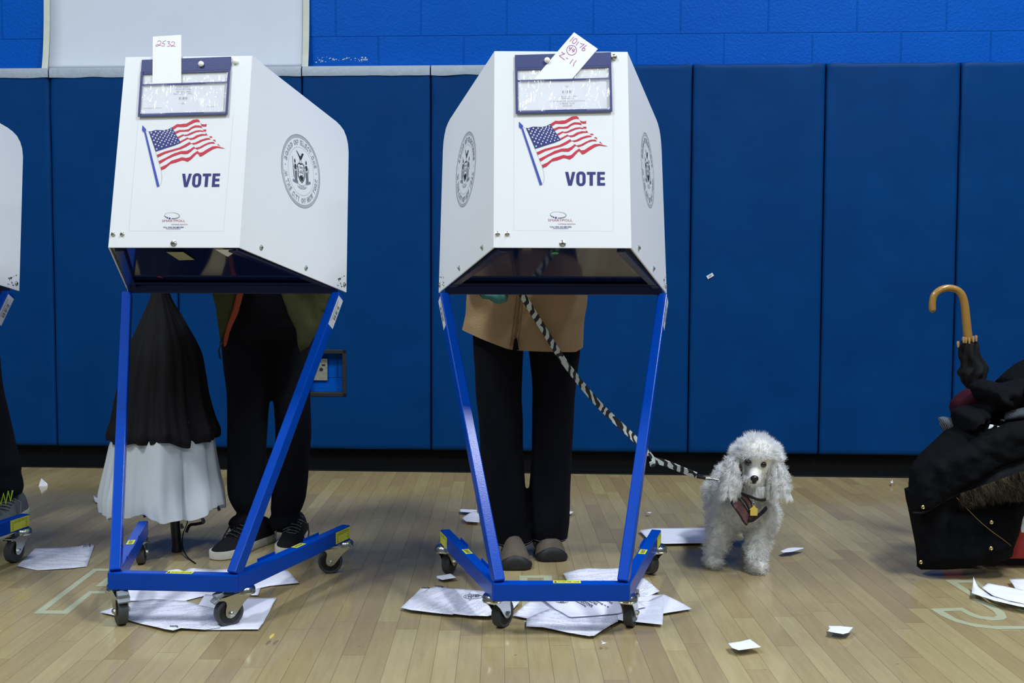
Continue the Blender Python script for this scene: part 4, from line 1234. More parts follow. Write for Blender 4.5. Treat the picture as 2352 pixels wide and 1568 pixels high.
# upright crumpled tissue
mb = MB(); base = gnd(100, 1116)
mb.add([base+Vector(p) for p in ((-.022, 0, 0), (.020, -.006, 0), (.012, .02, .002), (-.012, .006, .034), (.004, .002, .022), (.016, .0, .012))], [(0, 1, 4, 3), (1, 2, 5), (4, 1, 5), (0, 3, 2), (3, 4, 2), (4, 5, 2), (0, 2, 1)])
tag(mb.build('crumpled_tissue', M['pplain'], smooth=False), 'small crumpled white tissue standing on the floor by the left wall', 'tissue')
paper('paper_sheet', [(1708,905),(1720,833),(1850,930),(2000,975),(2200,1010),(2200,1030),(2050,1005),(1870,962)], *c5b, M['pplain'], 'curled sheet edge nearest the painted J at the right edge', seed=20, lift=(1720, 833, .02, .05))
paper('paper_sheet', [(1785,870),(1830,833),(1930,850),(2025,870),(2200,900),(2200,1000),(2100,990),(1970,965),(1870,930)], *c5b, M['pplain'], 'creased white sheet under the coat pile at the right edge', seed=21, curl=.01)
paper('paper_sheet', [(1985,805),(2040,800),(2200,800),(2200,985),(2100,960),(2040,890)], *c5b, M['pplain'], 'topmost white sheet in front of the red bin at the right edge', seed=22, curl=.01, z=.014)

# ------------------------------------------------------------------ soft pieces (garments)
def pillow(name, px, Y, thick, mt, parent=None, h=.02, edge=.04, wr=.004, ws=14, tilt=None, org=None, label=None, quilt=0, seed=0, back=.5, raw=False):
    """traced outline filled with real thickness; Y can be a function of (u,v)"""
    fY = Y if callable(Y) else (lambda u, v: Y)
    P = [at(u, v, fY(u, v)) for u, v in px]
    Y0 = sum(p.y for p in P)/len(P)
    bd = []; dep = []
    n = len(P)
    for i in range(n):
        a, b_ = P[i], P[(i+1) % n]; kk = max(1, int((b_-a).length/h))
        for j in range(kk):
            q = a.lerp(b_, j/kk); bd.append(Vector((q.x, q.z))); dep.append(q.y)
    def inside(p):
        c_ = False
        for i in range(len(bd)):
            a, b_ = bd[i], bd[(i+1) % len(bd)]
            if (a.y > p.y) != (b_.y > p.y) and p.x < (b_.x-a.x)*(p.y-a.y)/(b_.y-a.y)+a.x: c_ = not c_
        return c_
    ins = []
    x = min(p.x for p in bd); mx = max(p.x for p in bd); mn = min(p.y for p in bd); my = max(p.y for p in bd)
    while x < mx:
        y = mn
        while y < my:
            p = Vector((x+(h*.4 if int((y-mn)/h) % 2 else 0), y))
            if inside(p) and min((p-q).length for q in bd) > h*.5: ins.append(p)
            y += h*.9
        x += h
    res = delaunay_2d_cdt(bd+ins, [(i, (i+1) % len(bd)) for i in range(len(bd))], [], 1, 1e-6)
    vv, ff = res[0], res[2]
    def dist(p):
        best = 9; bi = 0
        for i in range(len(bd)):
            a, b_ = bd[i], bd[(i+1) % len(bd)]
            ab = b_-a; t_ = max(0, min(1, (p-a).dot(ab)/max(ab.length_squared, 1e-12)))
            d = (p-a-ab*t_).length
            if d < best: best = d; bi = i
        return best
    front = []; bk = []; rim = []
    for p in vv:
        d = dist(p); k = min(1, d/edge); f_ = math.sqrt(max(0, 1-(1-k)**2))
        # depth by inverse distance of boundary depth
        sw = sy = 0
        for q, dy in zip(bd, dep):
            w_ = 1/((p-q).length_squared+1e-4); sw += w_; sy += w_*dy
        y = sy/sw
        q3 = Vector((p.x*ws+.4*p.y*ws, p.y*ws*.6-.3*p.x*ws, seed))
        wv = wr*(1.1-2.2*abs(noise.noise(q3)))*k + wr*.6*(.6-1.4*abs(noise.noise(q3*2.3+Vector((4, 2, 1)))))*k + wr*.2*noise.noise(q3*6)*k
        if quilt: wv += quilt*abs(math.sin((p.y*.85+p.x*.25)*2*PI/.055))**.5*k
        front.append((p.x, y-thick*f_-wv, p.y)); bk.append((p.x, y+thick*back*f_, p.y)); rim.append(d < 1e-5)
    mb = MB(); nv = len(vv); v = list(front); mp = {}
    for i in range(nv):
        if rim[i]: mp[i] = i
        else: mp[i] = len(v); v.append(bk[i])
    f = [tuple(q) for q in ff] + [tuple(mp[i] for i in q[::-1]) for q in ff]
    mb.add(v, f)
    if raw: return mb
    return mb.build(name, mt, parent, org=org, label=label, angle=70)
def rx(pts, ox, oy, sc): return [(ox+x/sc, oy+y/sc) for x, y in pts]
def ring(Yc, v, ul, ur, ry, n=28, k=1.0, wob=0, ph=0, slope=0):
    a, b_ = at(ul, v, Yc), at(ur, v+slope, Yc)
    c_ = (a+b_)/2; hx = (b_.x-a.x)/2
    out = []
    for j in range(n):
        t_ = 2*PI*j/n; w_ = 1+wob*math.sin(3*t_+ph)+wob*.6*math.sin(7*t_+ph*2.3)
        out.append(Vector((c_.x+hx*math.cos(t_)*w_, Yc+ry*math.sin(t_)*w_, c_.z + (b_.z-a.z)/2*math.cos(t_))))
    return out
def legloft(rows, Yf, ryf):
    """rows (v, ul, ur)"""
    R_ = []
    P = smoothpath([(v, a, b_) for v, a, b_ in rows], 4)
    for i, p in enumerate(P):
        hw = (p[2]-p[1])/2*Yf(p[0])/F
        R_.append(ring(Yf(p[0]), p[0], p[1], p[2], hw*ryf, wob=.012, ph=i*.35))
    return R_

# ------------------------------------------------------------------ people
def head_and_body(root, hip, legs, lean=.12, headz=1.385, shw=.15, girth=1.0, hands=None, lg=1.0):
    """one continuous body bowed over the shelf"""
    x, y, z = hip; g = girth
    mb = MB()
    V3 = lambda a_, b_, c_: Vector((x+a_, y+b_, c_))
    mb.cap(V3(-.045, 0, z), .078*g, V3(.045, 0, z), .078*g)
    mb.cap(V3(0, 0, z), .085*g, V3(0, -.05, z+.16), .095*g)
    mb.cap(V3(-.035, -.05, z+.16), .09*g, V3(-.05, -lean, z+.32), .085*g)
    mb.cap(V3(.035, -.05, z+.16), .09*g, V3(.05, -lean, z+.32), .085*g)
    mb.cap(V3(-.11, -lean, z+.33), .05*g, V3(.11, -lean, z+.33), .05*g)
    hp = V3(0, -lean-.12, headz)
    mb.cap(V3(0, -lean, z+.36), .05, hp+Vector((0, .05, -.05)), .046)
    mb.sphere(hp+Vector((0, .015, .018)), (.072, .088, .085))
    mb.cap(hp+Vector((0, -.03, -.015)), .052, hp+Vector((0, -.045, -.06)), .034)
    mb.cap(hp+Vector((0, -.078, .0)), .009, hp+Vector((0, -.095, -.025)), .012)
    for sd in (-1, 1):
        mb.sphere(hp+Vector((sd*.073, .02, -.005)), (.010, .018, .03))
        sh = V3(sd*shw, -lean, z+.32); el = V3(sd*(shw+.045), -lean-.03, z+.09)
        wr = hands[0 if sd < 0 else 1] if hands else V3(sd*.09, -.33, z+.03)
        mb.cap(sh, .05*g, el, .04*g); mb.cap(el, .04*g, wr, .027)
        # hand: palm, four fingers and a thumb
        d = Vector((-sd*.25, -1, -.12)).normalized(); sdv = Vector((1, -sd*.25, 0)).normalized(); dn = Vector((0, 0, -1))
        mb.cap(wr, .024, wr+d*.05, .022); mb.cap(wr+d*.03-sdv*.022, .013, wr+d*.075-sdv*.026, .012); mb.cap(wr+d*.03+sdv*.022, .013, wr+d*.075+sdv*.026, .012); mb.cap(wr+d*.06-sdv*.02, .012, wr+d*.06+sdv*.02, .012)
        for q, L_ in enumerate((.062, .074, .070, .052)):
            b0 = wr+d*.078+sdv*(-.030+.020*q)*1.0
            b1 = b0+d*L_*.45+dn*.006; b2 = b1+(d+dn*.7).normalized()*L_*.33; b3 = b2+(d*.4+dn).normalized()*L_*.28
            mb.cap(b0, .0088, b1, .0085, 8); mb.cap(b1, .0085, b2, .008, 8); mb.cap(b2, .008, b3, .0072, 8)
        t0 = wr+d*.02-sdv*sd*.026; t1 = t0+(d*.6-sdv*sd).normalized()*.035+dn*.006; t2 = t1+(d-sdv*sd*.2).normalized()*.03
        mb.cap(t0, .0115, t1, .0105, 8); mb.cap(t1, .0105, t2, .009, 8)
    for (kx, ky, ax_, ay) in legs:
        hpj = Vector((x+(kx-x)*.9, ky, z-.04)); kn = Vector((kx, ky, .48)); an = Vector((ax_, ay, .10)); ft = Vector((ax_, ay-.05, .035))
        mb.cap(hpj, .050*g*lg, kn, .036*lg); mb.cap(kn, .036*lg, an, .027); mb.cap(an, .029, an+Vector((0, .02, -.05)), .028); mb.cap(an+Vector((0, 0, -.05)), .024, ft, .02)
    body = blob(mb, 'body', M['skin'], root, .0062, 3)
    mb = MB()
    for sd in (-1, 1):
        mb.sphere(hp+Vector((sd*.028, -.068, .012)), .0095)
    e = mb.build('eyes', M['hub'], body)
    mb = MB(); mb.tube([hp+Vector((-.02, -.082, -.045)), hp+Vector((0, -.088, -.047)), hp+Vector((.02, -.082, -.045))], .004, 6); mb.build('lips', mat('lips', (.35, .13, .11), .5), body)
    mb = MB(); mb.sphere(hp+Vector((0, .03, .035)), (.082, .092, .083))
    mb.sphere(hp+Vector((0, .06, -.01)), (.07, .065, .08))
    hr = blob(mb, 'hair', M['hair'], root, .008, 2)
    return body, hp
def shoe(root, toe, yaw, L_=.285, kind='sneaker', side=1):
    """toe point on the floor; yaw 0 = toe towards the camera"""
    d = Vector((math.sin(yaw), -math.cos(yaw), 0)); sd = Vector((-d.y, d.x, 0))
    O = Vector((toe[0], toe[1], 0)) - d*L_
    prof = [(0, .022), (.03, .030), (.12, .035), (.3, .034), (.45, .036), (.62, .046), (.78, .049), (.9, .042), (.97, .028), (1, .012)]
    if kind == 'clog': prof = [(t_, w_*1.10) for t_, w_ in prof]; prof[-3:] = [(.92, .050), (.98, .038), (1, .022)]
    outl = [(t_*L_, w_) for t_, w_ in prof] + [(t_*L_, -w_) for t_, w_ in prof[::-1]]
    outl = [tuple(v)[:2] for v in smoothpath([(a_, b_, 0) for a_, b_ in outl+[outl[0]]], 3)][:-1]
    fn = lambda a_, b_, z: O + d*a_ + sd*b_ + Vector((0, 0, z))
    st = {'sneaker': .028, 'clog': .010, 'runner': .026}[kind]
    mb = MB(); n = len(outl)
    rings = []
    for z, k in ((0.001, .95), (.004, 1.0), (st*.9, 1.01), (st, .985)):
        rings.append([fn(L_/2+(a_-L_/2)*(1+(k-1)*.4), b_*k, z) for a_, b_ in outl])
    mb.loft(rings)
    hs = {'sneaker': [(0, .05), (.03, .075), (.1, .092), (.25, .1), (.42, .098), (.55, .080), (.7, .062), (.85, .050), (.95, .038), (1, .026)],
          'clog': [(0, .04), (.03, .06), (.1, .08), (.25, .085), (.4, .088), (.52, .086), (.68, .080), (.84, .068), (.94, .052), (1, .026)],
          'runner': [(0, .06), (.03, .085), (.1, .1), (.25, .105), (.42, .1), (.55, .082), (.7, .062), (.85, .05), (.95, .038), (1, .026)]}[kind]
    up = MB(); rg = []
    import bisect
    def lerp(tab, t_):
        for i in range(len(tab)-1):
            if tab[i][0] <= t_ <= tab[i+1][0]:
                k = (t_-tab[i][0])/(tab[i+1][0]-tab[i][0]); return tab[i][1]*(1-k)+tab[i+1][1]*k
        return tab[-1][1]
    for i in range(25):
        t_ = .004+.990*i/24; w_ = lerp(prof, t_)*.97; h_ = lerp(hs, t_)-st*.6
        r_ = []
        for j in range(20):
            q = 2*PI*j/20; cx_, cz = math.cos(q), math.sin(q)
            pw = .75
            xx = abs(cx_)**pw*(1 if cx_ > 0 else -1)*w_*(1-.25*max(0, cz)); zz = st*.6+max(0, cz)**.85*h_ if cz > 0 else st*.6
            r_.append(fn(t_*L_, xx, zz))
        rg.append(r_)
    up.loft(rg)
    cols = {'sneaker': ('suede', 'solew'), 'clog': ('brownsuede', 'bumper'), 'runner': ('greymesh', 'solew')}[kind]
    u = up.build('shoe', M[cols[0]], root, angle=60, label={'sneaker': 'black suede sneaker with white sole', 'clog': 'brown grey suede clog with black toe cap', 'runner': 'grey mesh running shoe'}[kind])
    mb.build('sole', M[cols[1]], u, label='white rubber sole' if kind != 'clog' else 'black rubber sole')
    def topz(t_): return lerp(hs, t_)
    if kind in ('sneaker', 'runner'):
        mb = MB()
        for k in range(6):
            t_ = .42+.055*k; z = topz(t_)+.002; hw = .020
            mb.tube([fn(t_*L_, -hw-.006, z-.006), fn((t_+.01)*L_, -hw*.5, z+.001), fn((t_+.02)*L_, 0, z+.004), fn((t_+.01)*L_, hw*.5, z+.001), fn(t_*L_, hw+.006, z-.006)], .0030, 6)
            mb.tube([fn(t_*L_, -hw, z-.003), fn((t_+.045)*L_, hw, topz(t_+.045)-.001)], .0026, 6)
        for sg in (-1, 1):
            mb.tube([fn(.5*L_, sg*.01, topz(.5)+.006), fn(.53*L_, sg*.05, topz(.5)-.01), fn(.6*L_, sg*.056, .05), fn(.64*L_, sg*.054, .035)], .0025, 6)
        mb.build('laces', M['hub'] if kind == 'sneaker' else M['greymesh'], u)
        if kind == 'sneaker':
            mb = MB()
            for k in range(5):
                for sg in (-1, 1):
                    t_ = .43+.055*k; c_ = fn(t_*L_, sg*.0275, topz(t_)-.004)
                    mb.lathe([(.0024, 0), (.0036, .0006), (.0036, .0016), (.0024, .0018)], c_, Matrix.Rotation(sg*.6, 3, d), n=10)
            mb.build('eyelets', M['chrome'], u)
    if kind == 'clog':
        mb = MB(); rg = []
        for i in range(11):
            t_ = .80+.197*i/10; w_ = lerp(prof, t_)*1.03; h_ = (.012+.030*((t_-.80)/.2)**.7); h_ = min(h_, topz(t_)-.002)
            rg.append([fn(t_*L_+.0015, w_*math.cos(q)*1.0, .010+h_*max(0, math.sin(q))) for q in [PI*j/14 for j in range(15)]])
        mb.loft(rg, True, 0, False)
        mb2 = MB(); rg = []
        # rounded bumper shell over the toe
        mb.build('toe_cap', M['bumper'], u, label='black rubber toe cap')
        mb = MB(); t_ = .46; mb.tube([fn(t_*L_, -.022, topz(t_)-.008), fn(t_*L_, 0, topz(t_)+.002), fn(t_*L_, .022, topz(t_)-.008)], .006, 8, flat=.5); mb.build('pull_tab', M['brownsuede'], u)
    return u

# --- woman in tan jacket, booth 2
YP = 3.27
toeL, toeR = gnd(1185, 1311), gnd(1270, 1291)
base = Vector((.05, YP, 0))
P2 = empty('person', base)
tag(P2, 'person in tan jacket, black jeans and clogs standing behind booth 10176 holding the leash', 'person')
Yleg = lambda v: YP
xl, xr = at(1148, 1000, YP).x, at(1270, 1000, YP).x
handL = at(1183, 655, 3.10); handR = at(1290, 630, 3.0); handR.z = .985
head_and_body(P2, (.045, YP+.0, .90), [(xl, YP, at(1178, 1200, YP).x, YP+.02), (xr, YP+.03, at(1262, 1200, YP).x, YP+.04)], headz=1.36, girth=.85, hands=(handL+Vector((0, .07, .05)), handR+Vector((.05, .08, .02))))
mb = MB()
mb.loft(legloft([(690, 1082, 1190), (790, 1086, 1201), (850, 1090, 1200), (900, 1093, 1199), (950, 1098, 1201), (1000, 1101, 1201), (1050, 1103, 1202), (1100, 1107, 1206), (1150, 1113, 1211), (1200, 1122, 1216), (1246, 1134, 1221)], Yleg, 1.15))
mb.loft(legloft([(690, 1200, 1330), (790, 1212, 1333), (850, 1219, 1327), (900, 1223, 1322), (950, 1222, 1319), (1000, 1221, 1316), (1050, 1220, 1313), (1100, 1217, 1311), (1150, 1215, 1310), (1200, 1214, 1308), (1239, 1222, 1302)], lambda v: YP+.03, 1.15))
mb.loft([ring(YP, 600, 1090, 1325, .12), ring(YP, 680, 1082, 1332, .13), ring(YP, 760, 1084, 1333, .125), ring(YP, 785, 1100, 1320, .10)])
tr_ = blob(mb, 'trousers', M['black'], P2, .0065, 3, label='black flared jeans')
mb = MB()
for rg in (ring(YP, 1239, 1131, 1222.5, .078), ring(YP+.03, 1231, 1218.5, 1305, .078)):
    mb.tube([p for p in rg]+[rg[0]], .0009, 5)
mb.build('hem_stitching', mat('grey_thread', (.1, .11, .13), .8), tr_)
# jacket
rows = [(500, 1095, 1320), (560, 1088, 1334), (620, 1080, 1344), (680, 1072, 1349), (720, 1071, 1346), (745, 1064, 1341), (770, 1061, 1339)]
mb = MB(); rg = []
for i, (v, a_, b_) in enumerate(smoothpath([(r[0], r[1], r[2]) for r in rows], 4)):
    rg.append(ring(YP, v, a_, b_, .155, n=48, wob=.008, ph=i*.3))
# front hem drops lower in the middle and is lowest at the right, with a slit under the zip
hem = []
for j in range(48):
    t_ = 2*PI*j/48; p = rg[-1][j]
    u_ = (math.cos(t_)+1)/2
    vv = 757+ (40*min(1, u_/.4) if u_ < .4 else 40+ (u_-.4)/.6*8)
    if u_ > .93: vv -= (u_-.93)*140
    q = at(1176, vv, YP); hem.append(Vector((p.x, p.y, q.z if math.sin(t_) < .3 else q.z+.01)))
rg = [r for r in rg if True]
zmin = [h_.z for h_ in hem]
rg2 = []
for r in rg[:-5]: rg2.append(r)
last = rg[-5]
for k in range(1, 7):
    rg2.append([last[j].lerp(hem[j], k/6) for j in range(48)])
inner = [[Vector((p.x*.0+ (p.x-.045)*.965+.045, YP+(p.y-YP)*.955, p.z)) for p in r] for r in rg2[::-1]]
mb.loft(rg2+inner, False)
jk = mb.build('jacket', M['tan'], P2, angle=80, label='tan suede jacket with a front zip')
mb = MB()
mb.cap((.045-.15, YP-.10, 1.21), .062, (.045-.205, YP-.14, .99), .056); mb.cap((.045-.205, YP-.14, .99), .054, handL+Vector((-.03, .09, .045)), .042)
mb.cap((.045+.15, YP-.10, 1.21), .062, (.045+.19, YP-.14, .99), .056); mb.cap((.045+.19, YP-.14, .99), .054, handR+Vector((.07, .14, .03)), .042)
mb.cap((.045-.08, YP-.05, 1.12), .13, (.045+.08, YP-.05, 1.12), .13); mb.cap((.045, YP-.09, 1.2), .11, (.045, YP-.13, 1.26), .07)
blob(mb, 'jacket_sleeves', M['tan'], jk, .009, 3)
mb = MB()
zp = [at(u, v, YP-.160) for u, v in ((1196, 680), (1191, 720), (1187, 760), (1183, 777))]
mb.tube(zp, .0035, 6, flat=.5, side=(1, 0, 0))
for du in (-11, 9):
    mb.tube([at(u+du*.8, v, YP-.155) for u, v in ((1196, 680), (1191, 720), (1186, 765), (1181, 795))], .0012, 5)
mb.build('front_zip', M['seam'], jk)
# lower slit wedge showing the dark trousers
slit = MB().prism([(1177, 806), (1181, 779), (1187, 775), (1192, 803)], lambda u, v, z: at(u, v, YP-.166+z), 0, .004)
slit.build('hem_slit', M['black'], jk, smooth=False)
shoe(P2, toeL.xy, 0.05, .25, 'clog'); shoe(P2, toeR.xy, .10, .25, 'clog')
# teal glove held near the rail
o = pillow('glove', [(1098, 672), (1160, 668), (1168, 678), (1165, 692), (1150, 698), (1138, 697), (1124, 688), (1108, 686)], 3.085, .012, M['teal'], h=.008, edge=.012, wr=.004, ws=60)
tag(o, 'teal green glove held just under the shelf of booth 10176', 'glove')

# --- man in olive jacket, booth 1
YM = 3.38
base = Vector((-.83, YM, 0))
P1 = empty('person', base)
tag(P1, 'person in open olive jacket, dark jeans and black sneakers behind booth 2532', 'person')
xl, xr = at(568, 1000, YM).x, at(670, 1000, YM).x
hl = Vector((-.97, 3.02, 1.0)); hr_ = Vector((-.72, 3.04, 1.0))
head_and_body(P1, (-.825, YM, .93), [(xl, YM, at(560, 1200, YM).x, YM+.02), (xr+.004, YM+.035, at(660, 1200, YM).x, YM+.04)], headz=1.37, hands=(hl+Vector((0, .04, .0)), hr_+Vector((0, .04, 0))))
mb = MB()
mb.loft(legloft([(660, 515, 625), (720, 512, 626), (785, 511, 626), (850, 517, 624), (900, 522, 620), (950, 523, 615), (1000, 523, 612), (1050, 524, 610), (1100, 523, 608), (1140, 526, 607), (1165, 538, 603), (1178, 546, 600), (1190, 530, 602), (1202, 526, 600), (1212, 530, 596)], lambda v: YM-.0, 1.1))
mb.loft(legloft([(660, 625, 735), (720, 627, 728), (785, 629, 720), (850, 628, 715), (900, 628, 712), (950, 631, 713), (1000, 633, 714), (1050, 629, 711), (1100, 626, 707), (1140, 624, 702), (1165, 622, 694), (1180, 624, 688), (1192, 618, 694), (1205, 620, 693), (1216, 628, 685)], lambda v: YM+.03, 1.1))
mb.loft([ring(YM, 610, 520, 738, .12), ring(YM, 680, 515, 735, .13), ring(YM, 750, 515, 725, .12), ring(YM, 775, 530, 712, .10)])
blob(mb, 'trousers', M['black'], P1, .0065, 2, label='dark slim jeans bunched at the ankles')
c3 = (200, 450, 3.335)
mb = MB()
mb.cap((-.90, YM-.05, 1.13), .14, (-.75, YM-.05, 1.13), .14); mb.cap((-.88, YM-.02, .98), .135, (-.78, YM-.02, .98), .135)
mb.cap((-.975, YM-.12, 1.24), .066, (-1.02, YM-.15, 1.03), .058); mb.cap((-1.02, YM-.15, 1.03), .056, hl+Vector((0, .12, .01)), .044)
mb.cap((-.675, YM-.12, 1.24), .066, (-.63, YM-.15, 1.03), .058); mb.cap((-.63, YM-.15, 1.03), .056, hr_+Vector((0, .12, .01)), .044)
mb.cap((-.83, YM-.10, 1.22), .10, (-.83, YM-.13, 1.27), .07)
jk = blob(mb, 'jacket', M['olive'], P1, .009, 3, label='olive jacket hanging open with orange lining')
pillow('jacket_front', rx([(960, 560), (960, 755), (985, 850), (1005, 1000), (1022, 1120), (1040, 1145), (1058, 1085), (1092, 985), (1150, 760), (1170, 560)], *c3), 3.235, .016, M['olive'], jk, edge=.02, h=.012, seed=2)
pillow('jacket_front', rx([(1440, 560), (1490, 755), (1540, 900), (1600, 1020), (1615, 1150), (1635, 1190), (1700, 1150), (1765, 1030), (1835, 850), (1865, 755), (1850, 560)], *c3), 3.235, .016, M['olive'], jk, edge=.02, h=.012, seed=5)
pillow('lining', rx([(1160, 560), (1143, 755), (1118, 860), (1074, 980), (1042, 1100), (1046, 1180), (1072, 1130), (1092, 1045), (1116, 985), (1156, 900), (1197, 755), (1215, 560)], *c3), 3.226, .007, M['orange'], jk, edge=.007, h=.0055, wr=.0015, label='orange lining strip')
mb = MB(); zz = [at(200+x/3.335, 450+y/3.335, 3.215) for x, y in ((1030, 1120), (1022, 1150), (1008, 1185), (1015, 1215), (1020, 1245))]
mb.tube(zz, .0028, 6); mb.sphere(zz[0], (.006, .004, .009)); mb.build('zip_pull', M['hub'], jk)
shoe(P1, gnd(492, 1287).xy, -.42, .29, 'sneaker'); shoe(P1, gnd(658, 1278).xy, .05, .29, 'sneaker')

# --- person at the left edge
Y0_ = 3.72
base = Vector((-1.98, Y0_, 0))
P0 = empty('person', base)
tag(P0, 'person in dark trousers and grey running shoe at the left edge', 'person')
xr = at(-5, 1000, Y0_).x
hl = Vector((-2.06, 3.20, 1.0)); hr_ = Vector((-1.86, 3.22, 1.0))
hips_x = -2.02
head_and_body(P0, (hips_x, 3.60, .92), [(-2.045, 3.61, -2.03, 3.62), (-1.93, 3.66, at(8, 1100, Y0_).x, Y0_+.01)], headz=1.37, hands=(hl, hr_))
mb = MB()
mb.loft(legloft([(700, -90, -10), (800, -78, -6), (880, -68, 2), (940, -62, 14), (1000, -55, 27), (1040, -48, 36), (1065, -42, 45), (1090, -38, 44), (1100, -36, 47), (1120, -32, 49), (1136, -26, 46)], lambda v: Y0_-.10+.10*min(1, max(0, (v-700)/400)), 1.1))
mb.loft(legloft([(700, -170, -80), (800, -165, -85), (900, -160, -90), (1000, -150, -85), (1100, -140, -75), (1130, -135, -80)], lambda v: Y0_-.12, 1.1))
mb.loft([ring(Y0_-.2, 600, -180, -5, .13), ring(Y0_-.16, 690, -175, -5, .13), ring(Y0_-.12, 740, -170, -8, .11)])
blob(mb, 'trousers', M['black'], P0, .008, 2, label='black trousers')
mb = MB()
for xx in (-.07, .07): mb.cap((hips_x+xx, 3.58, .93), .12, (hips_x+xx, 3.52, 1.16), .12)
for sd, hh_ in ((-1, hl), (1, hr_)):
    mb.cap((hips_x+sd*.15, 3.48, 1.24), .066, (hips_x+sd*.195, 3.45, 1.02), .058); mb.cap((hips_x+sd*.195, 3.45, 1.02), .056, hh_+Vector((sd*.02, .1, .01)), .042)
blob(mb, 'jacket', M['cloth'], P0, .01, 3, label='dark jacket')
tz = gnd(18, 1203)
u = shoe(P0, (at(28, 1190, Y0_-.02).x, Y0_-.16), .12, .29, 'runner')
mb = MB()
q = [(2, 1130), (8, 1165), (20, 1135), (26, 1160), (38, 1128), (42, 1150)]
mb.tube([at(*p, Y0_-.14) for p in ((-6, 1138), (2, 1158), (8, 1133), (13, 1156), (19, 1128), (24, 1150), (29, 1126))], .0028, 6)
mb.build('neon_stitching', M['neon'], u, label='neon green zigzag on the shoe')
shoe(P0, (-2.03, 3.62-.17), 0, .29, 'runner')

# ------------------------------------------------------------------ umbrella under booth 1
YU = 3.30
U = empty('umbrella', (at(403, 1280, YU).x, YU, 0))
tag(U, 'half-closed black and white umbrella standing on its handle behind booth 2532', 'umbrella')
def canopy(rows, n=160, amp=None, ph=0, Yc=YU, hemf=None, ryk=.9, hf=1.0):
    rg = []; P = smoothpath([(v, a_, b_) for v, a_, b_ in rows], 5)
    for i, p in enumerate(P):
        a_, b_ = at(p[1], p[0], Yc), at(p[2], p[0], Yc); c_ = (a_+b_)/2; hx = (b_.x-a_.x)/2
        k = i/(len(P)-1); am = amp*min(1, .25+k*1.1)
        r_ = []
        for j in range(n):
            t_ = 2*PI*j/n
            fold = am*(abs(math.sin(4*t_+ph+.3*math.sin(t_*2)))**.6*1.0-.6) + hf*(am*.30*math.sin(15*t_+ph*3+k*1.5) + am*.22*math.sin(27*t_-k*2)*k)
            w_ = 1+fold
            dz = hemf(t_)*k**3 if hemf else 0
            r_.append(Vector((c_.x+hx*math.cos(t_)*w_, Yc+hx*ryk*math.sin(t_)*w_, c_.z+dz)))
        rg.append(r_)
    return rg
mb = MB()
rgb = canopy([(575, 366, 370), (620, 358, 378), (677, 348, 390), (740, 325, 424), (805, 300, 456), (860, 288, 466), (910, 278, 472), (960, 270, 484), (990, 262, 494), (1008, 262, 492)], amp=.12, hemf=lambda t_: .008*math.sin(4*t_+1.2)+.006*math.sin(9*t_))
inn = [[Vector((p.x, p.y, p.z))*1 for p in r] for r in rgb[::-1]]
for r in inn:
    c_ = sum(r, Vector())/len(r)
    for p in r: p += (c_-p)*.03
mb.loft(rgb+inn, False)
mb.build('black_canopy', M['nylon'], U, angle=80, label='black outer canopy')
mb = MB()
rgw = canopy([(940, 285, 470), (1000, 268, 482), (1060, 258, 488), (1110, 250, 494), (1145, 246, 498), (1168, 248, 500)], amp=.26, hf=.35, ph=.6, hemf=lambda t_: .012*math.sin(4*t_+2.2)+.006*math.sin(11*t_))
inn = [[p.copy() for p in r] for r in rgw[::-1]]
for r in inn:
    c_ = sum(r, Vector())/len(r)
    for p in r: p += (c_-p)*.02
mb.loft(rgw+inn, False)
mb.build('white_canopy', M['canopyw'], U, angle=80, label='frosted white lower canopy')
# one panel flaring out to the left
pillow('flared_panel', [(262, 985), (247, 1065), (231, 1126), (262, 1148), (300, 1160), (300, 1000)], 3.34, .004, M['canopyw'], U, h=.02, edge=.02, wr=.003, label='white panel flaring out to the left')
pillow('flared_panel', [(272, 900), (258, 960), (257, 1000), (270, 1006), (300, 1010), (300, 900)], 3.33, .004, M['nylon'], U, h=.02, edge=.02, wr=.003, label='black panel edge flaring out to the left')
mb = MB(); mb.tube([at(367, 560, YU), at(403, 1200, YU)], .004, 8); mb.build('shaft', M['chrome'], U)
mb = MB(); hb = at(407, 1279, YU); ht = at(401, 1180, YU); hb.z = .0
mb.tube([hb+Vector((0, 0, .0)), hb+Vector((0, 0, .003)), hb+Vector((0, 0, .016)), hb+Vector((0, 0, .02)), hb.lerp(ht, .5), ht], [.014, .0175, .0175, .0155, .0155, .0155], 16)
mb.build('handle', M['hub'], U, label='straight black handle')
for (u, v) in ((332, 1183), (331, 1206), (418, 1209), (466, 1196), (502.5, 1168), (362, 1188)):
    mb = MB(); p = at(u, v, YU-.12 if u < 480 else YU); mb.tube([p+Vector((-.002, 0, .010)), p, p+Vector((.002, 0, -.006))], [.003, .0048, .0048], 10); mb.build('rib_tip', M['hub'], U)
mb = MB()
mb.tube(smoothpath([at(x, y, YU-.06) for x, y in ((446, 1180), (460, 1186), (468, 1198), (452, 1203), (436, 1206), (428, 1222))]), .005, 8, flat=.3, side=(1, 0, 0))
mb.tube(smoothpath([at(432, 1172, YU-.08), at(430, 1200, YU-.06), at(420, 1228, YU-.03), at(420, 1258, YU-.02), gnd(432, 1280, .004), gnd(449, 1293, .003)]), .0035, 6, flat=.5)
mb.build('wrist_cord', M['nylon'], U)

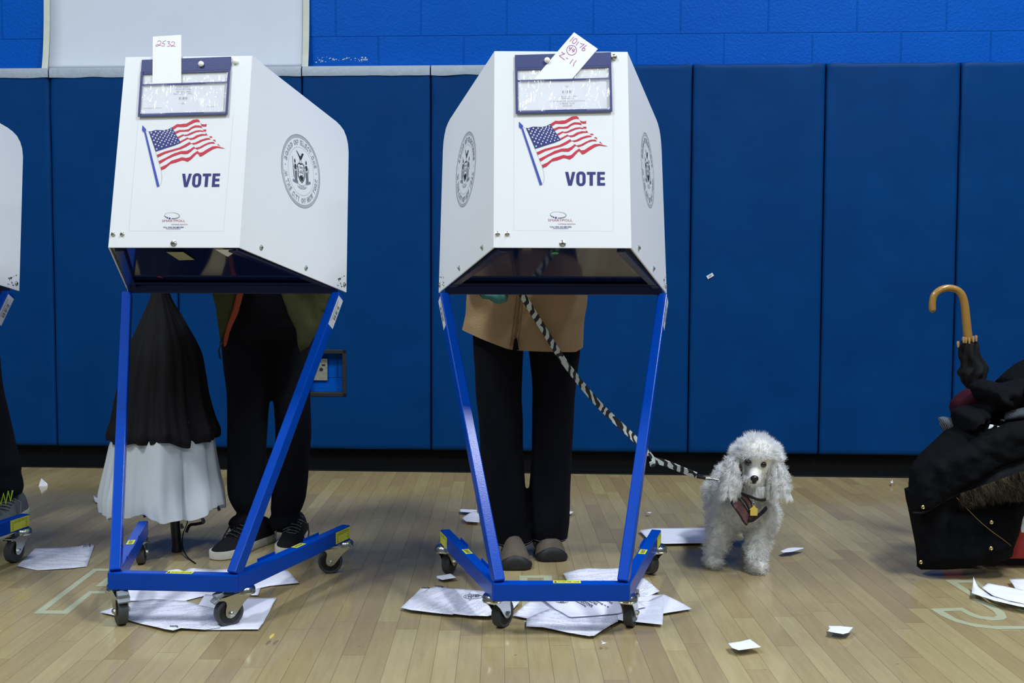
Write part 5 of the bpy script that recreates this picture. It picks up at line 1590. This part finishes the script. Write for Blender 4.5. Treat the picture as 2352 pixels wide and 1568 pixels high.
# ------------------------------------------------------------------ leash
def strap(mb, path, w_, th=.0022, side=None):
    P = [Vector(p) for p in path]; acc = 0; rg = []; uv = []
    for i, p in enumerate(P):
        if i: acc += (p-P[i-1]).length
        a_ = (P[min(i+1, len(P)-1)]-P[max(i-1, 0)]).normalized(); sdv = a_.cross(Vector((0, -1, 0))).normalized()
        tw = .5*math.sin(acc*6); nn = a_.cross(sdv)
        sdv = sdv*math.cos(tw)+nn*math.sin(tw); nn = a_.cross(sdv)
        rg.append([p+sdv*w_/2+nn*th, p+sdv*w_/2-nn*th, p-sdv*w_/2-nn*th, p-sdv*w_/2+nn*th])
        uv += [(acc, w_/2), (acc, w_/2), (acc, -w_/2), (acc, -w_/2)]
    mb.loft(rg)
    if mb.uv is None: mb.uv = []
    mb.uv += uv
LE = empty('dog_leash', at(1490, 1043, 3.18))
tag(LE, 'zebra print dog leash running from the person in tan jacket to the poodle', 'leash')
mb = MB()
A_, E_ = at(1192, 668, 3.09), at(1492, 1044, 3.2)
mp = smoothpath([at(1192, 665, 3.085), at(1240, 742, 3.09), at(1297, 832, 3.11), at(1372, 925, 3.14), at(1450, 1000, 3.17), at(1490, 1042, 3.19)], 10)
strap(mb, mp, .0205)
strap(mb, smoothpath([at(1490, 1040, 3.185), at(1498, 1050, 3.185), at(1503, 1062, 3.18), at(1498, 1068, 3.175), at(1496, 1060, 3.17)], 5), .013)
strap(mb, smoothpath([at(1498, 1055, 3.185), at(1530, 1064, 3.19), at(1565, 1078, 3.195), at(1598, 1091, 3.2)], 8), .0205)
mb.build('strap', M['zebra'], LE, smooth=False)
mb = MB(); c0 = at(1602, 1093, 3.2); c1 = at(1620, 1098, 3.2); c2 = at(1650, 1102, 3.2)
mb.tube([c0, c0.lerp(c1, .5), c1], [.008, .006, .005], 8, 1)
mb.tube([c1, c1.lerp(c2, .3), c1.lerp(c2, .5), c2], [.004, .0055, .0035, .003], 10)
mb.tube([c2+Vector((.008*math.cos(t_), 0, .007*math.sin(t_))) for t_ in [k*PI/6 for k in range(13)]], .002, 6)
mb.build('snap_hook', [M['chrome'], M['hub']], LE, label='chrome snap hook')

# ------------------------------------------------------------------ poodle
DG = empty('dog', (.70, 3.15, 0))
tag(DG, 'white poodle standing on the wood floor looking at the camera, in a mauve harness', 'dog')
mb = MB()
ch = at(1712, 1162, 3.14)
rump = Vector((.775, 3.40, .215))
mb.cap(ch+Vector((0, .0, .01)), .078, rump, .076)
mb.cap(ch+Vector((-.03, .0, .0)), .058, ch+Vector((.035, 0, 0)), .056)
nk = at(1722, 1120, 3.10); hd = at(1736, 1066, 3.075)
mb.cap(ch+Vector((0, -.01, .04)), .060, nk, .052); mb.cap(nk, .050, hd, .048)
mb.sphere(at(1738, 1056, 3.075), (.056, .058, .052)); mb.sphere(at(1739, 1045, 3.078), (.068, .060, .054)); mb.sphere(at(1739, 1038, 3.06), (.056, .052, .044))
hf = at(1735, 1078, 3.04); ns = at(1732.5, 1099, 2.972)
mb.cap(at(1737, 1072, 3.05), .034, hf, .026); mb.cap(hf+Vector((0, .0, -.004)), .024, ns+Vector((0, .010, -.002)), .0145)
mb.cap(hf+Vector((0, .01, -.02)), .02, ns+Vector((0, .02, -.012)), .012)
# front legs
for pts in (((1676, 1178, 3.16, .048), (1655, 1222, 3.155, .034), (1642, 1262, 3.15, .027), (1637, 1296, 3.14, .025)), ((1752, 1180, 3.13, .046), (1744, 1222, 3.11, .033), (1738, 1262, 3.095, .027), (1738, 1305, 3.085, .025))):
    for a_, b_ in zip(pts[:-1], pts[1:]): mb.cap(at(*a_[:3]), a_[3], at(*b_[:3]), b_[3])
    f_ = at(*pts[-1][:3]); f_.z = .026; mb.cap(f_, .023, f_+Vector((0, -.022, -.004)), .020)
# hind legs: thigh, hock, shank, paw
for sx in (-.055, .055):
    hp_ = rump+Vector((sx, .0, -.03)); kn = hp_+Vector((sx*.15, -.045, -.075)); hk = Vector((kn.x, 3.445, .072)); pw = Vector((kn.x, 3.425, .022))
    mb.cap(hp_, .052, kn, .036); mb.cap(kn, .034, hk, .022); mb.cap(hk, .021, pw, .020); mb.cap(pw, .020, pw+Vector((0, -.03, -.002)), .018)
mb.cap(rump+Vector((0, .05, .02)), .016, rump+Vector((.03, .115, .035)), .012); mb.sphere(rump+Vector((.035, .125, .035)), .026)
# ears
mb.cap(at(1689, 1056, 3.07), .018, at(1682, 1085, 3.055), .025); mb.cap(at(1682, 1085, 3.055), .025, at(1678, 1114, 3.05), .024)
mb.cap(at(1778, 1062, 3.06), .018, at(1787, 1090, 3.05), .024); mb.cap(at(1787, 1090, 3.05), .024, at(1789, 1118, 3.045), .023)
body = blob(mb, 'body', M['dogskin'], DG, .0055, 3)
body['label'] = 'curly white body'
EL, ER = at(1719.5, 1062.5, 3.015), at(1754.5, 1067.5, 3.015)
mb = MB()
for e in (EL, ER): mb.sphere(e+Vector((0, .006, 0)), .0098)
mb.build('eyes', M['eye'], body, label='round black eyes')
mb = MB()
for e, sgn in ((EL, 1), (ER, -1)):
    mb.sphere(e+Vector((sgn*.001, .0125, -.001)), (.0115, .010, .0108))
mb.build('eye_rims', M['stain'], body, label='dark skin around the eyes')
mb = MB(); mb.sphere(ns+Vector((0, -.002, .001)), (.0125, .009, .0098)); mb.sphere(ns+Vector((0, .002, -.009)), (.007, .008, .006))
mb.build('nose', M['nose'], body, label='black nose')
mb = MB(); mb.tube([ns+Vector((-.009, .011, -.015)), ns+Vector((0, .002, -.0155)), ns+Vector((.009, .011, -.015))], .001, 6); mb.build('mouth', M['stain'], body)
# fur strands -----------------------------------------------------
def tri_samples(o, count, seed=1):
    rnd = random.Random(seed)
    me = o.data; me.calc_loop_triangles(); mw = wm(o)
    V = [mw @ v.co for v in me.vertices]
    Nn = [mw.to_3x3() @ v.normal for v in me.vertices]
    tris = [t_.vertices[:] for t_ in me.loop_triangles]; ar = []; acc = 0
    for a_, b_, c_ in tris:
        acc += (V[b_]-V[a_]).cross(V[c_]-V[a_]).length/2; ar.append(acc)
    import bisect
    for k in range(count):
        t_ = tris[min(bisect.bisect(ar, rnd.random()*acc), len(tris)-1)]
        r1, r2 = rnd.random(), rnd.random()
        if r1+r2 > 1: r1, r2 = 1-r1, 1-r2
        w_ = (1-r1-r2, r1, r2)
        yield sum((V[i]*q for i, q in zip(t_, w_)), Vector()), sum((Nn[i]*q for i, q in zip(t_, w_)), Vector()).normalized(), rnd
def strands(items, name, m_, parent, label=None):
    """items: (list of points, width, tone, surface normal)"""
    v, f, tone, nor = [], [], [], []
    rs = random.Random(77)
    for it in items:
        pts, w_, tn = it[:3]; nr = it[3] if len(it) > 3 else Vector((0, -.8, .6))
        k0 = len(v); n = len(pts)
        a_ = (pts[-1]-pts[0]).normalized()
        n2 = nr + Vector((rs.gauss(0, .4), rs.gauss(0, .4)-.3, rs.gauss(0, .4)+.4))
        sdv = n2.cross(a_)
        if sdv.length < 1e-6: sdv = Vector((1, 0, 0))
        sdv.normalize()
        for i, p in enumerate(pts):
            ww = w_*(1-.7*i/(n-1))
            if i < n-1: v += [p+sdv*ww/2, p-sdv*ww/2]; tone += [tn, tn]; nor += [nr, nr]
            else: v.append(p); tone.append(tn); nor.append(nr)
        for i in range(n-2): f.append((k0+2*i, k0+2*i+1, k0+2*i+3, k0+2*i+2))
        f.append((k0+2*(n-2), k0+2*(n-2)+1, k0+2*(n-1)))
    me = bpy.data.meshes.new(name); o = bpy.data.objects.new(name, me); COL.objects.link(o); o.parent = parent
    inv = wm(o).inverted(); i3 = inv.to_3x3()
    me.from_pydata([tuple(inv @ p) for p in v], [], f); me.materials.append(m_)
    at_ = me.attributes.new('tone', 'FLOAT', 'POINT'); at_.data.foreach_set('value', tone)
    for p in me.polygons: p.use_smooth = True
    if label: o['label'] = label
    return o
def near(p, q, r): return (p-q).length < r
HC = at(1738, 1045, 3.075)
def dogfur():
    items = []
    # body, legs and short face fur
    for p, n, rnd in tri_samples(body, 44000, 11):
        if (p-EL).length < .013 or (p-ER).length < .013 or (p-ns).length < .013: continue
        face = p.y < 3.052 and p.z > hd.z-.06 and abs(p.x-hd.x) < .040 and p.z < EL.z+.012
        if face:
            if rnd.random() < .35: continue
            dn = Vector((0, -.2, -1)); L_ = .005+rnd.random()*.004
            if p.z < ns.z+.004: L_ *= 1.6
            pts = [p, p+(n*.5+dn*.7).normalized()*L_*.5, p+(n*.3+dn).normalized()*L_]
            items.append((pts, .0011, .62+.38*rnd.random(), n)); continue
        if p.z > hd.z-.01 and p.z > EL.z+.006: continue
        head = p.z > nk.z+.02
        L_ = (.015+rnd.random()*.012); curl = .0045
        if p.z < .055: L_ *= .75
        nz = Vector((noise.noise(p*60), noise.noise(p*60+Vector((9, 0, 0))), noise.noise(p*60+Vector((0, 9, 0)))))
        d = (n+Vector((0, 0, -.45))+nz*1.3).normalized()
        s1 = Vector((rnd.gauss(0, 1), rnd.gauss(0, 1), rnd.gauss(0, 1)))*curl
        pts = [p-n*.001, p+d*L_*.4+s1, p+(d+nz*.8+Vector((0, 0, -.2))).normalized()*L_*.8-s1*.5, p+(d+nz).normalized()*L_+s1*.6]
        for q in pts: q.z = max(q.z, .001)
        tn = .35+.6*rnd.random()
        if p.z < .022 and p.y < 3.2: tn = -.15+rnd.random()*.4
        items.append((pts, .0013, tn, (n+Vector((0, 0, .15))).normalized()))
    # topknot
    rnd = random.Random(5)
    for k in range(9500):
        th = math.acos(1-rnd.random()*1.12); ph = rnd.random()*2*PI
        n = Vector((math.sin(th)*math.cos(ph), math.sin(th)*math.sin(ph), math.cos(th)))
        p = HC+Vector((n.x*.065, n.y*.062, n.z*.050-.008))
        if n.y < -.3 and p.z < EL.z+.010: continue
        L_ = .018+rnd.random()*.012
        nz = Vector((noise.noise(n*4), noise.noise(n*4+Vector((7, 0, 0))), noise.noise(n*4+Vector((0, 7, 0)))))
        d = (n*1.0+Vector((0, 0, .25))+nz*.5).normalized()
        if n.z > .8 and abs(n.x) < .35: L_ *= 1.35
        if n.y < -.2 and n.z < .45: d = (n+Vector((0, -.15, -.1))+nz*.3).normalized(); L_ *= .72
        s1 = Vector((rnd.gauss(0, 1), rnd.gauss(0, 1), rnd.gauss(0, 1)))*.0022
        pts = [p, p+d*L_*.35+s1, p+d*L_*.7+s1*.3+nz*.003, p+(d+nz*.3).normalized()*L_+s1]
        items.append((pts, .0014, .75+.25*rnd.random(), (n+Vector((0, -.1, .2))).normalized()))
    # ears: long wavy locks
    for (a_, b_, w_, sg) in ((at(1690, 1058, 3.05), at(1676, 1115, 3.04), .022, -1), (at(1780, 1062, 3.045), at(1790, 1118, 3.035), .021, 1)):
        for k in range(5200):
            t_ = rnd.random()**.85; c_ = a_.lerp(b_, t_); ph = rnd.random()*2*PI
            n = Vector((math.cos(ph), math.sin(ph)*1.0, rnd.gauss(0, .2))).normalized()
            p = c_+Vector((n.x*w_*(.7+.5*t_), n.y*.020, n.z*.01))
            L_ = .035+rnd.random()*.030; L_ = min(L_, (p.z-(b_.z-.032))*1.0+.012*rnd.random()+.012)
            lock = noise.noise(Vector((p.x*70, p.z*25, p.y*70))); l2 = noise.noise(Vector((p.x*70+5, p.z*25, p.y*70)))
            pts = [p]; cur = p.copy(); st = 8; wph = lock*9+rnd.gauss(0, .25)
            for q in range(st):
                cur = cur+Vector((n.x*.35*(1-q/st)+.75*math.sin(q*1.25+wph)+lock*.3+sg*.08, n.y*.25*(1-q/st)-.04+.5*math.cos(q*1.25+wph), -1)).normalized()*L_/st*1.12
                pts.append(cur.copy())
            items.append((pts, .0014, .40+.35*rnd.random()+.3*abs(lock), (n+Vector((lock, -.4, .25))).normalized()))
    # cheeks and chin under the muzzle
    for k in range(2600):
        t_ = rnd.random(); u_ = 1690+t_*92; vv = 1118+rnd.random()*18-abs(t_-.5)*10
        p = at(u_, vv, 3.05-.02*(1-abs(2*t_-1))+rnd.random()*.02); L_ = .014+rnd.random()*.012
        nz = Vector((noise.noise(p*60), noise.noise(p*60+Vector((9, 0, 0))), 0))
        pts = [p, p+Vector((nz.x*.5, -.25, -1)).normalized()*L_*.5, p+Vector((nz.y*.7, -.1, -1)).normalized()*L_]
        items.append((pts, .0014, .45+.5*rnd.random(), Vector((nz.x, -1, .2)).normalized()))
    return items
its = []; rnd = random.Random(4)
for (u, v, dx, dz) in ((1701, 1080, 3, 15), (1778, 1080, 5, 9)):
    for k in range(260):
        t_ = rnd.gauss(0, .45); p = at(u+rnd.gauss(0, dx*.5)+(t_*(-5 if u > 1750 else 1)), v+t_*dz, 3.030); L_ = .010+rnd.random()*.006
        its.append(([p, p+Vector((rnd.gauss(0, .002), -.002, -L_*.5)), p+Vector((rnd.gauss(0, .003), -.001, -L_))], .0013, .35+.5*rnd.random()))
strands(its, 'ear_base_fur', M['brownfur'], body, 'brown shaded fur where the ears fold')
strands(dogfur(), 'fur', M['fur'], body, 'long curly white coat, fluffed on the head and wavy on the ears')
# harness
def px_strap(pts, w_, m_, nm, par, th=.003, edge=None):
    P = smoothpath([at(*p) for p in pts], 5); mb = MB(); rg = []
    for i, p in enumerate(P):
        a_ = (P[min(i+1, len(P)-1)]-P[max(i-1, 0)]).normalized(); n = Vector((0, -1, 0)); sdv = a_.cross(n).normalized(); n = sdv.cross(a_)
        rg.append([p+sdv*w_/2-n*th, p+sdv*w_/2+n*th, p-sdv*w_/2+n*th, p-sdv*w_/2-n*th])
    mb.loft(rg); o = mb.build(nm, m_, par, angle=50)
    if edge:
        for sg in (-1, 1):
            mb = MB(); mb.tube([(r_[0]+r_[1])/2 if sg > 0 else (r_[2]+r_[3])/2 for r_ in rg], .0036, 8); mb.build('strap_edging', M['hub'], o, label='black edging')
    return o
HN = empty('dog_harness', at(1715, 1150, 3.06))
tag(HN, 'mauve mesh harness with black edging buckled across the chest of the poodle', 'dog harness')
YH = 3.010
px_strap([(1680, 1138, 3.05), (1694, 1158, YH+.005), (1708, 1178, YH), (1716, 1192, YH), (1722, 1198, YH)], .025, M['harness'], 'chest_strap', HN, edge=1)
px_strap([(1716, 1196, YH), (1728, 1194, YH), (1740, 1185, YH+.006), (1751, 1176, YH+.018), (1760, 1166, YH+.05)], .010, M['hub'], 'side_strap', HN)
px_strap([(1706, 1138, YH+.012), (1718, 1152, YH+.004), (1726, 1172, YH), (1724, 1194, YH)], .012, M['harness'], 'neck_strap', HN, edge=1)
px_strap([(1688, 1126, YH+.035), (1705, 1134, YH+.012), (1722, 1140, YH), (1738, 1146, YH), (1750, 1148, YH+.012), (1764, 1146, YH+.045)], .008, M['hub'], 'collar', HN)
TG = MB(); tcn = at(1731.5, 1172, YH-.012)
sc2 = .00128
pts = [(-8.5, 12), (-8.5, -2), (-11, -2), (-3, -9), (-2, -12), (2, -12), (3, -9), (11, -2), (8.5, -2), (8.5, 12)]
TG.prism([(x*sc2, -y*sc2) for x, y in pts], lambda x, y, z: tcn+Vector((x, z, y)), -.001, .001)
tg = TG.build('dog_tag', M['yellowtag'], smooth=False)
tag(tg, 'yellow house-shaped tag hanging from the collar of the poodle', 'dog tag')
mb = MB(); cc = tcn+Vector((0, 0, .019)); mb.tube([cc+Vector((.0045*math.cos(k*PI/6), .001, .007*math.sin(k*PI/6))) for k in range(13)], .0009, 6); mb.build('split_ring', M['chrome'], tg)

# ------------------------------------------------------------------ coat pile at the right
c6b = (2060, 800, 2.958)
BN = empty('red_bin', (1.80, 3.32, 0))
tag(BN, 'red plastic wheeled bin buried under the coats at the right edge', 'bin')
mb = MB()
x0, x1, ya, yb = 1.60, 2.15, 3.115, 3.46
mb.add([(x0-.11, ya+.01, .035), (x1-.1, ya+.01, .035), (x1-.1, yb-.03, .035), (x0-.11, yb-.03, .035), (x0, ya, .39), (x1, ya, .39), (x1, yb, .39), (x0, yb, .39)], [(3, 2, 1, 0), (0, 1, 5, 4), (1, 2, 6, 5), (2, 3, 7, 6), (3, 0, 4, 7)])
bb = mb.build('bin_body', M['redbin'], BN, smooth=False)
bb.modifiers.new('solid', 'SOLIDIFY').thickness = .006
mb = MB(); mb.tube([(x0-.01, ya-.01, .39), (x1+.01, ya-.01, .39), (x1+.01, yb+.01, .39), (x0-.01, yb+.01, .39), (x0-.01, ya-.01, .39)], .012, 8); mb.build('bin_rim', M['redbin'], BN)
for (x, y) in ((x0-.135, ya+.03), (x1-.13, ya+.03), (x0-.04, yb-.05), (x1-.13, yb-.05)):
    mb = MB(); mb.lathe([(0, -.011), (.012, -.011), (.019, -.009), (.02, 0), (.019, .009), (.012, .011), (0, .011)], (x, y, .0205), Matrix.Rotation(PI/2, 3, 'X')); mb.lathe([(0, .014), (.004, .012), (.004, -.014)], (x, y-.003, .0205), Matrix.Rotation(PI/2, 3, 'X'), mi=1, n=10)
    mb.build('bin_wheel', [M['hub'], M['chrome']], BN, label='small black wheel')
pillow('paper_tag', [(2340, 1170), (2350, 1160), (2362, 1172), (2362, 1226), (2346, 1222)], 3.085, .002, M['barlabel'], BN, h=.01, edge=.01, wr=0, label='pale label on the red bin')
YC = 3.08
# parka: main body hanging down
PK = empty('parka', at(2200, 1306, YC)*1)
PK.location = (at(2200, 1306, YC).x, YC, .015)
tag(PK, 'long black parka with gold snaps and brown fur hood draped over the red bin', 'coat')
body_o = rx([(50, 950), (78, 940), (82, 860), (95, 800), (150, 718), (310, 570), (420, 470), (560, 420), (760, 430), (980, 420), (980, 900), (940, 1000), (850, 1100), (830, 1180), (805, 1270), (780, 1345), (770, 1400), (740, 1430), (650, 1452), (500, 1488), (330, 1503), (165, 1503), (137, 1480), (135, 1420), (128, 1350), (105, 1230), (75, 1080), (60, 1020)], *c6b)
pk = pillow('coat_body', body_o, lambda u, v: 3.09-.03*(v-1100)/200, .06, M['coat'], PK, h=.014, edge=.06, wr=.022, ws=9, seed=3, back=.3)
flap_o = rx([(112, 1110), (112, 1000), (125, 900), (170, 830), (220, 760), (330, 700), (480, 640), (600, 560), (760, 500), (980, 470), (980, 740), (860, 765), (760, 790), (640, 845), (560, 890), (500, 940), (400, 990), (330, 1030), (240, 1085), (190, 1112)], *c6b)
pillow('quilted_front', flap_o, lambda u, v: 3.015, .03, M['coat'], PK, h=.011, edge=.03, wr=.016, ws=16, quilt=.006, seed=6, label='quilted front flap')
mb = MB()
def onc(x, y, Y): return at(2060+x/2.958, 800+y/2.958, Y)
mb.tube(smoothpath([onc(x, y, 2.985) for x, y in ((112, 1115), (190, 1110), (330, 1030), (500, 945), (560, 893), (640, 848), (760, 793), (860, 768), (980, 742))]), .0035, 6)
mb.build('flap_piping', M['cloth'], PK)
def snap(x, y, Y):
    p = onc(x, y, Y); mb = MB(); mb.lathe([(.0, -.001), (.0055, -.001), (.0058, .001), (.004, .0025), (.003, .0015), (0, .0012)], p, Matrix.Rotation(PI/2, 3, 'X'), n=18)
    mb.build('snap', M['gold'], PK, label='gold snap')
for x, y, Y in ((178, 1077, 2.978), (163, 1451, 2.985), (643, 1180, 2.96), (640, 1357, 2.952)): snap(x, y, Y)
mb = MB(); mb.tube(smoothpath([onc(x, y, Y-.07) for x, y, Y in ((405, 1010, 3.04), (480, 1090, 3.038), (560, 1170, 3.034), (650, 1245, 3.03), (720, 1295, 3.032), (775, 1340, 3.06))]), .0022, 6, flat=.5)
mb.build('pocket_zip', M['gold'], PK, label='diagonal brass zip')
hood_o = rx([(430, 1000), (480, 930), (560, 860), (640, 805), (760, 750), (980, 700), (980, 1040), (850, 1045), (740, 1040), (650, 1035), (540, 1030)], *c6b)
hood = pillow('hood', hood_o, 3.005, .03, M['cloth'], PK, h=.02, edge=.05, wr=.006)
its = []; rnd = random.Random(8)
for k in range(9000):
    t_ = rnd.random(); x = 430+t_*520; yt = 985-150*min(1, t_*1.25)+rnd.random()*(25+115*t_)
    p = onc(x, yt, 2.955-.014*rnd.random()); lk = noise.noise(Vector((x*.03, yt*.02, 0)))
    d = Vector((.35+lk*.9-.2, -.35+rnd.gauss(0, .15), -1)).normalized(); L_ = .018+rnd.random()*.030
    s1 = Vector((rnd.gauss(0, .003), rnd.gauss(0, .002), 0))
    its.append(([p, p+d*L_*.5+s1, p+(d+Vector((lk*.5, 0, .1))).normalized()*L_], .0013, max(0, min(1, .3+lk*1.4+rnd.gauss(0, .22)))))
strands(its, 'fur_trim', M['brownfur'], hood, 'brown grey fur trim')
# scarf
o = pillow('scarf', rx([(280, 470), (310, 462), (370, 470), (500, 470), (500, 600), (372, 600), (345, 600), (310, 560), (290, 510)], *c6b), 3.12, .02, M['knit'], h=.012, edge=.02, wr=.006, ws=30)
tag(o, 'grey checked scarf end poking out left of the coat pile', 'scarf')
o = pillow('shawl', rx([(560, 500), (650, 488), (730, 480), (735, 430), (860, 400), (980, 390), (980, 470), (850, 482), (740, 495), (640, 512)], *c6b), 3.05, .02, M['knit'], h=.012, edge=.02, wr=.005, ws=30)
tag(o, 'grey striped knitted shawl between the two black coats', 'shawl')
o = pillow('paper_scrap', rx([(620, 545), (632, 515), (668, 520), (700, 530), (660, 540)], *c6b), 2.985, .002, M['pplain'], h=.01, edge=.01, wr=0)
tag(o, 'white paper corner sticking out between the coats on the red bin', 'paper scrap')
o = pillow('knit_hat', rx([(353, 395), (365, 355), (400, 318), (440, 290), (475, 270), (560, 300), (600, 420), (460, 430), (368, 440)], *c6b), 3.17, .05, M['burgundy'], h=.014, edge=.05, wr=.006, ws=30)
tag(o, 'burgundy knitted hat at the left of the coat pile', 'hat')
J = pillow('jacket', rx([(368, 450), (372, 410), (450, 385), (555, 375), (520, 330), (490, 262), (505, 235), (570, 205), (640, 218), (700, 235), (840, 200), (980, 230), (980, 400), (740, 430), (660, 450), (570, 510), (500, 560), (440, 598), (400, 590), (380, 560)], *c6b), 3.10, .06, M['coat'], h=.010, edge=.045, wr=.042, ws=17, seed=12)
tag(J, 'crumpled black jacket lying on top of the parka and scarf', 'jacket')
J = pillow('hooded_coat', rx([(665, 225), (720, 170), (800, 105), (870, 70), (1000, 40), (1080, 60), (1080, 420), (860, 330), (760, 290)], *c6b), 3.22, .08, M['coat'], h=.012, edge=.06, wr=.042, ws=14, seed=14)
tag(J, 'black coat topmost on the pile, cut by the right edge', 'coat')

# hooked umbrella
YK = 3.32; c6c = (2100, 640, 6.03)
UK = empty('hooked_umbrella', (at(2232, 900, YK).x, YK, .3))
tag(UK, 'closed black umbrella with a varnished wooden crook handle standing in the coat pile', 'umbrella')
K = lambda x, y, Y=YK: at(2100+x/6.03, 640+y/6.03, Y)
mb = MB(); pth = smoothpath([K(x, y) for x, y in ((252, 470), (250, 400), (252, 320), (275, 230), (350, 160), (450, 128), (560, 140), (640, 195), (682, 285), (705, 420), (722, 600), (742, 800), (750, 870))], 6)
rad = [.0115]*len(pth)
for i, r in enumerate((.002, .0055, .0085, .0105)): rad[i] = r
for i in range(len(pth)//2, len(pth)): rad[i] = .0115+.004*(i-len(pth)//2)/(len(pth)/2)
mb.tube(pth, [r*.98 for r in rad], 16); mb.build('crook_handle', M['wood'], UK, label='varnished wooden crook')
for x, y in ((680, 845), (712, 850), (760, 858), (815, 835), (855, 825), (605, 905)):
    mb = MB(); p = K(x, y, YK-.02); mb.tube([p+Vector((0, 0, .010)), p+Vector((0, 0, .004)), p+Vector((.001, 0, -.010))], [.0035, .0048, .0030], 8); mb.build('rib_tip', M['tipwood'], UK)
mb = MB()
rows = [(865, 665, 875), (930, 635, 885), (1010, 625, 900), (1090, 625, 925), (1160, 645, 965), (1230, 650, 1010), (1300, 620, 1005), (1360, 640, 990), (1420, 660, 975), (1500, 730, 950), (1600, 770, 940), (2000, 800, 920)]
rg = []
P = smoothpath(rows, 3)
for i, p in enumerate(P):
    a_, b_ = K(p[1], p[0]), K(p[2], p[0]); c_ = (a_+b_)/2; hx = (b_.x-a_.x)/2; r_ = []
    for j in range(64):
        t_ = 2*PI*j/64; w_ = 1+.13*math.sin(8*t_+i*.35)+.08*math.sin(5*t_-i*.25)
        r_.append(Vector((c_.x+hx*math.cos(t_)*w_*.93, YK+hx*.8*math.sin(t_)*w_, c_.z)))
    rg.append(r_)
mb.loft(rg); mb.build('furled_canopy', M['nylon'], UK, angle=60, label='loosely furled black canopy')
mb = MB(); mb.tube([K(742, 800), Vector((K(800, 1500).x+.02, YK+.02, .30)), Vector((K(800, 1500).x+.05, YK+.05, .06))], .004, 8); mb.build('shaft', M['chrome'], UK)

# ------------------------------------------------------------------ light
w_ = bpy.data.worlds.new('world'); S.world = w_; w_.use_nodes = True
bg = w_.node_tree.nodes['Background']; bg.inputs[0].default_value = (.66, .84, 1.0, 1); bg.inputs[1].default_value = .17
def area(x, y, z, sx, sy, e, tgt=None, col=(.94, .985, 1.04)):
    l = bpy.data.lights.new('ceiling_lamp', 'AREA'); l.shape = 'RECTANGLE'; l.size = sx; l.size_y = sy; l.energy = e; l.color = col
    o = bpy.data.objects.new('ceiling_lamp', l); COL.objects.link(o); o.location = (x, y, z)
    if tgt: o.rotation_euler = (Vector(tgt)-Vector((x, y, z))).to_track_quat('-Z', 'Y').to_euler()
    return o
for x, y, e in ((2.4, .7, 430), (-2.9, .5, 330), (1.6, -3.4, 140), (-1.9, -3.4, 140), (5.6, -1.5, 110), (-6.2, -1.5, 130), (-2.4, 3.3, 90), (2.9, 3.0, 150)):
    area(x, y, 5.6, .5, 1.2, e)
S.view_settings.view_transform = 'Standard'
S.view_settings.look = 'None'
S.view_settings.gamma = 1
S.view_settings.use_curve_mapping = False
S.view_settings.exposure = -.70
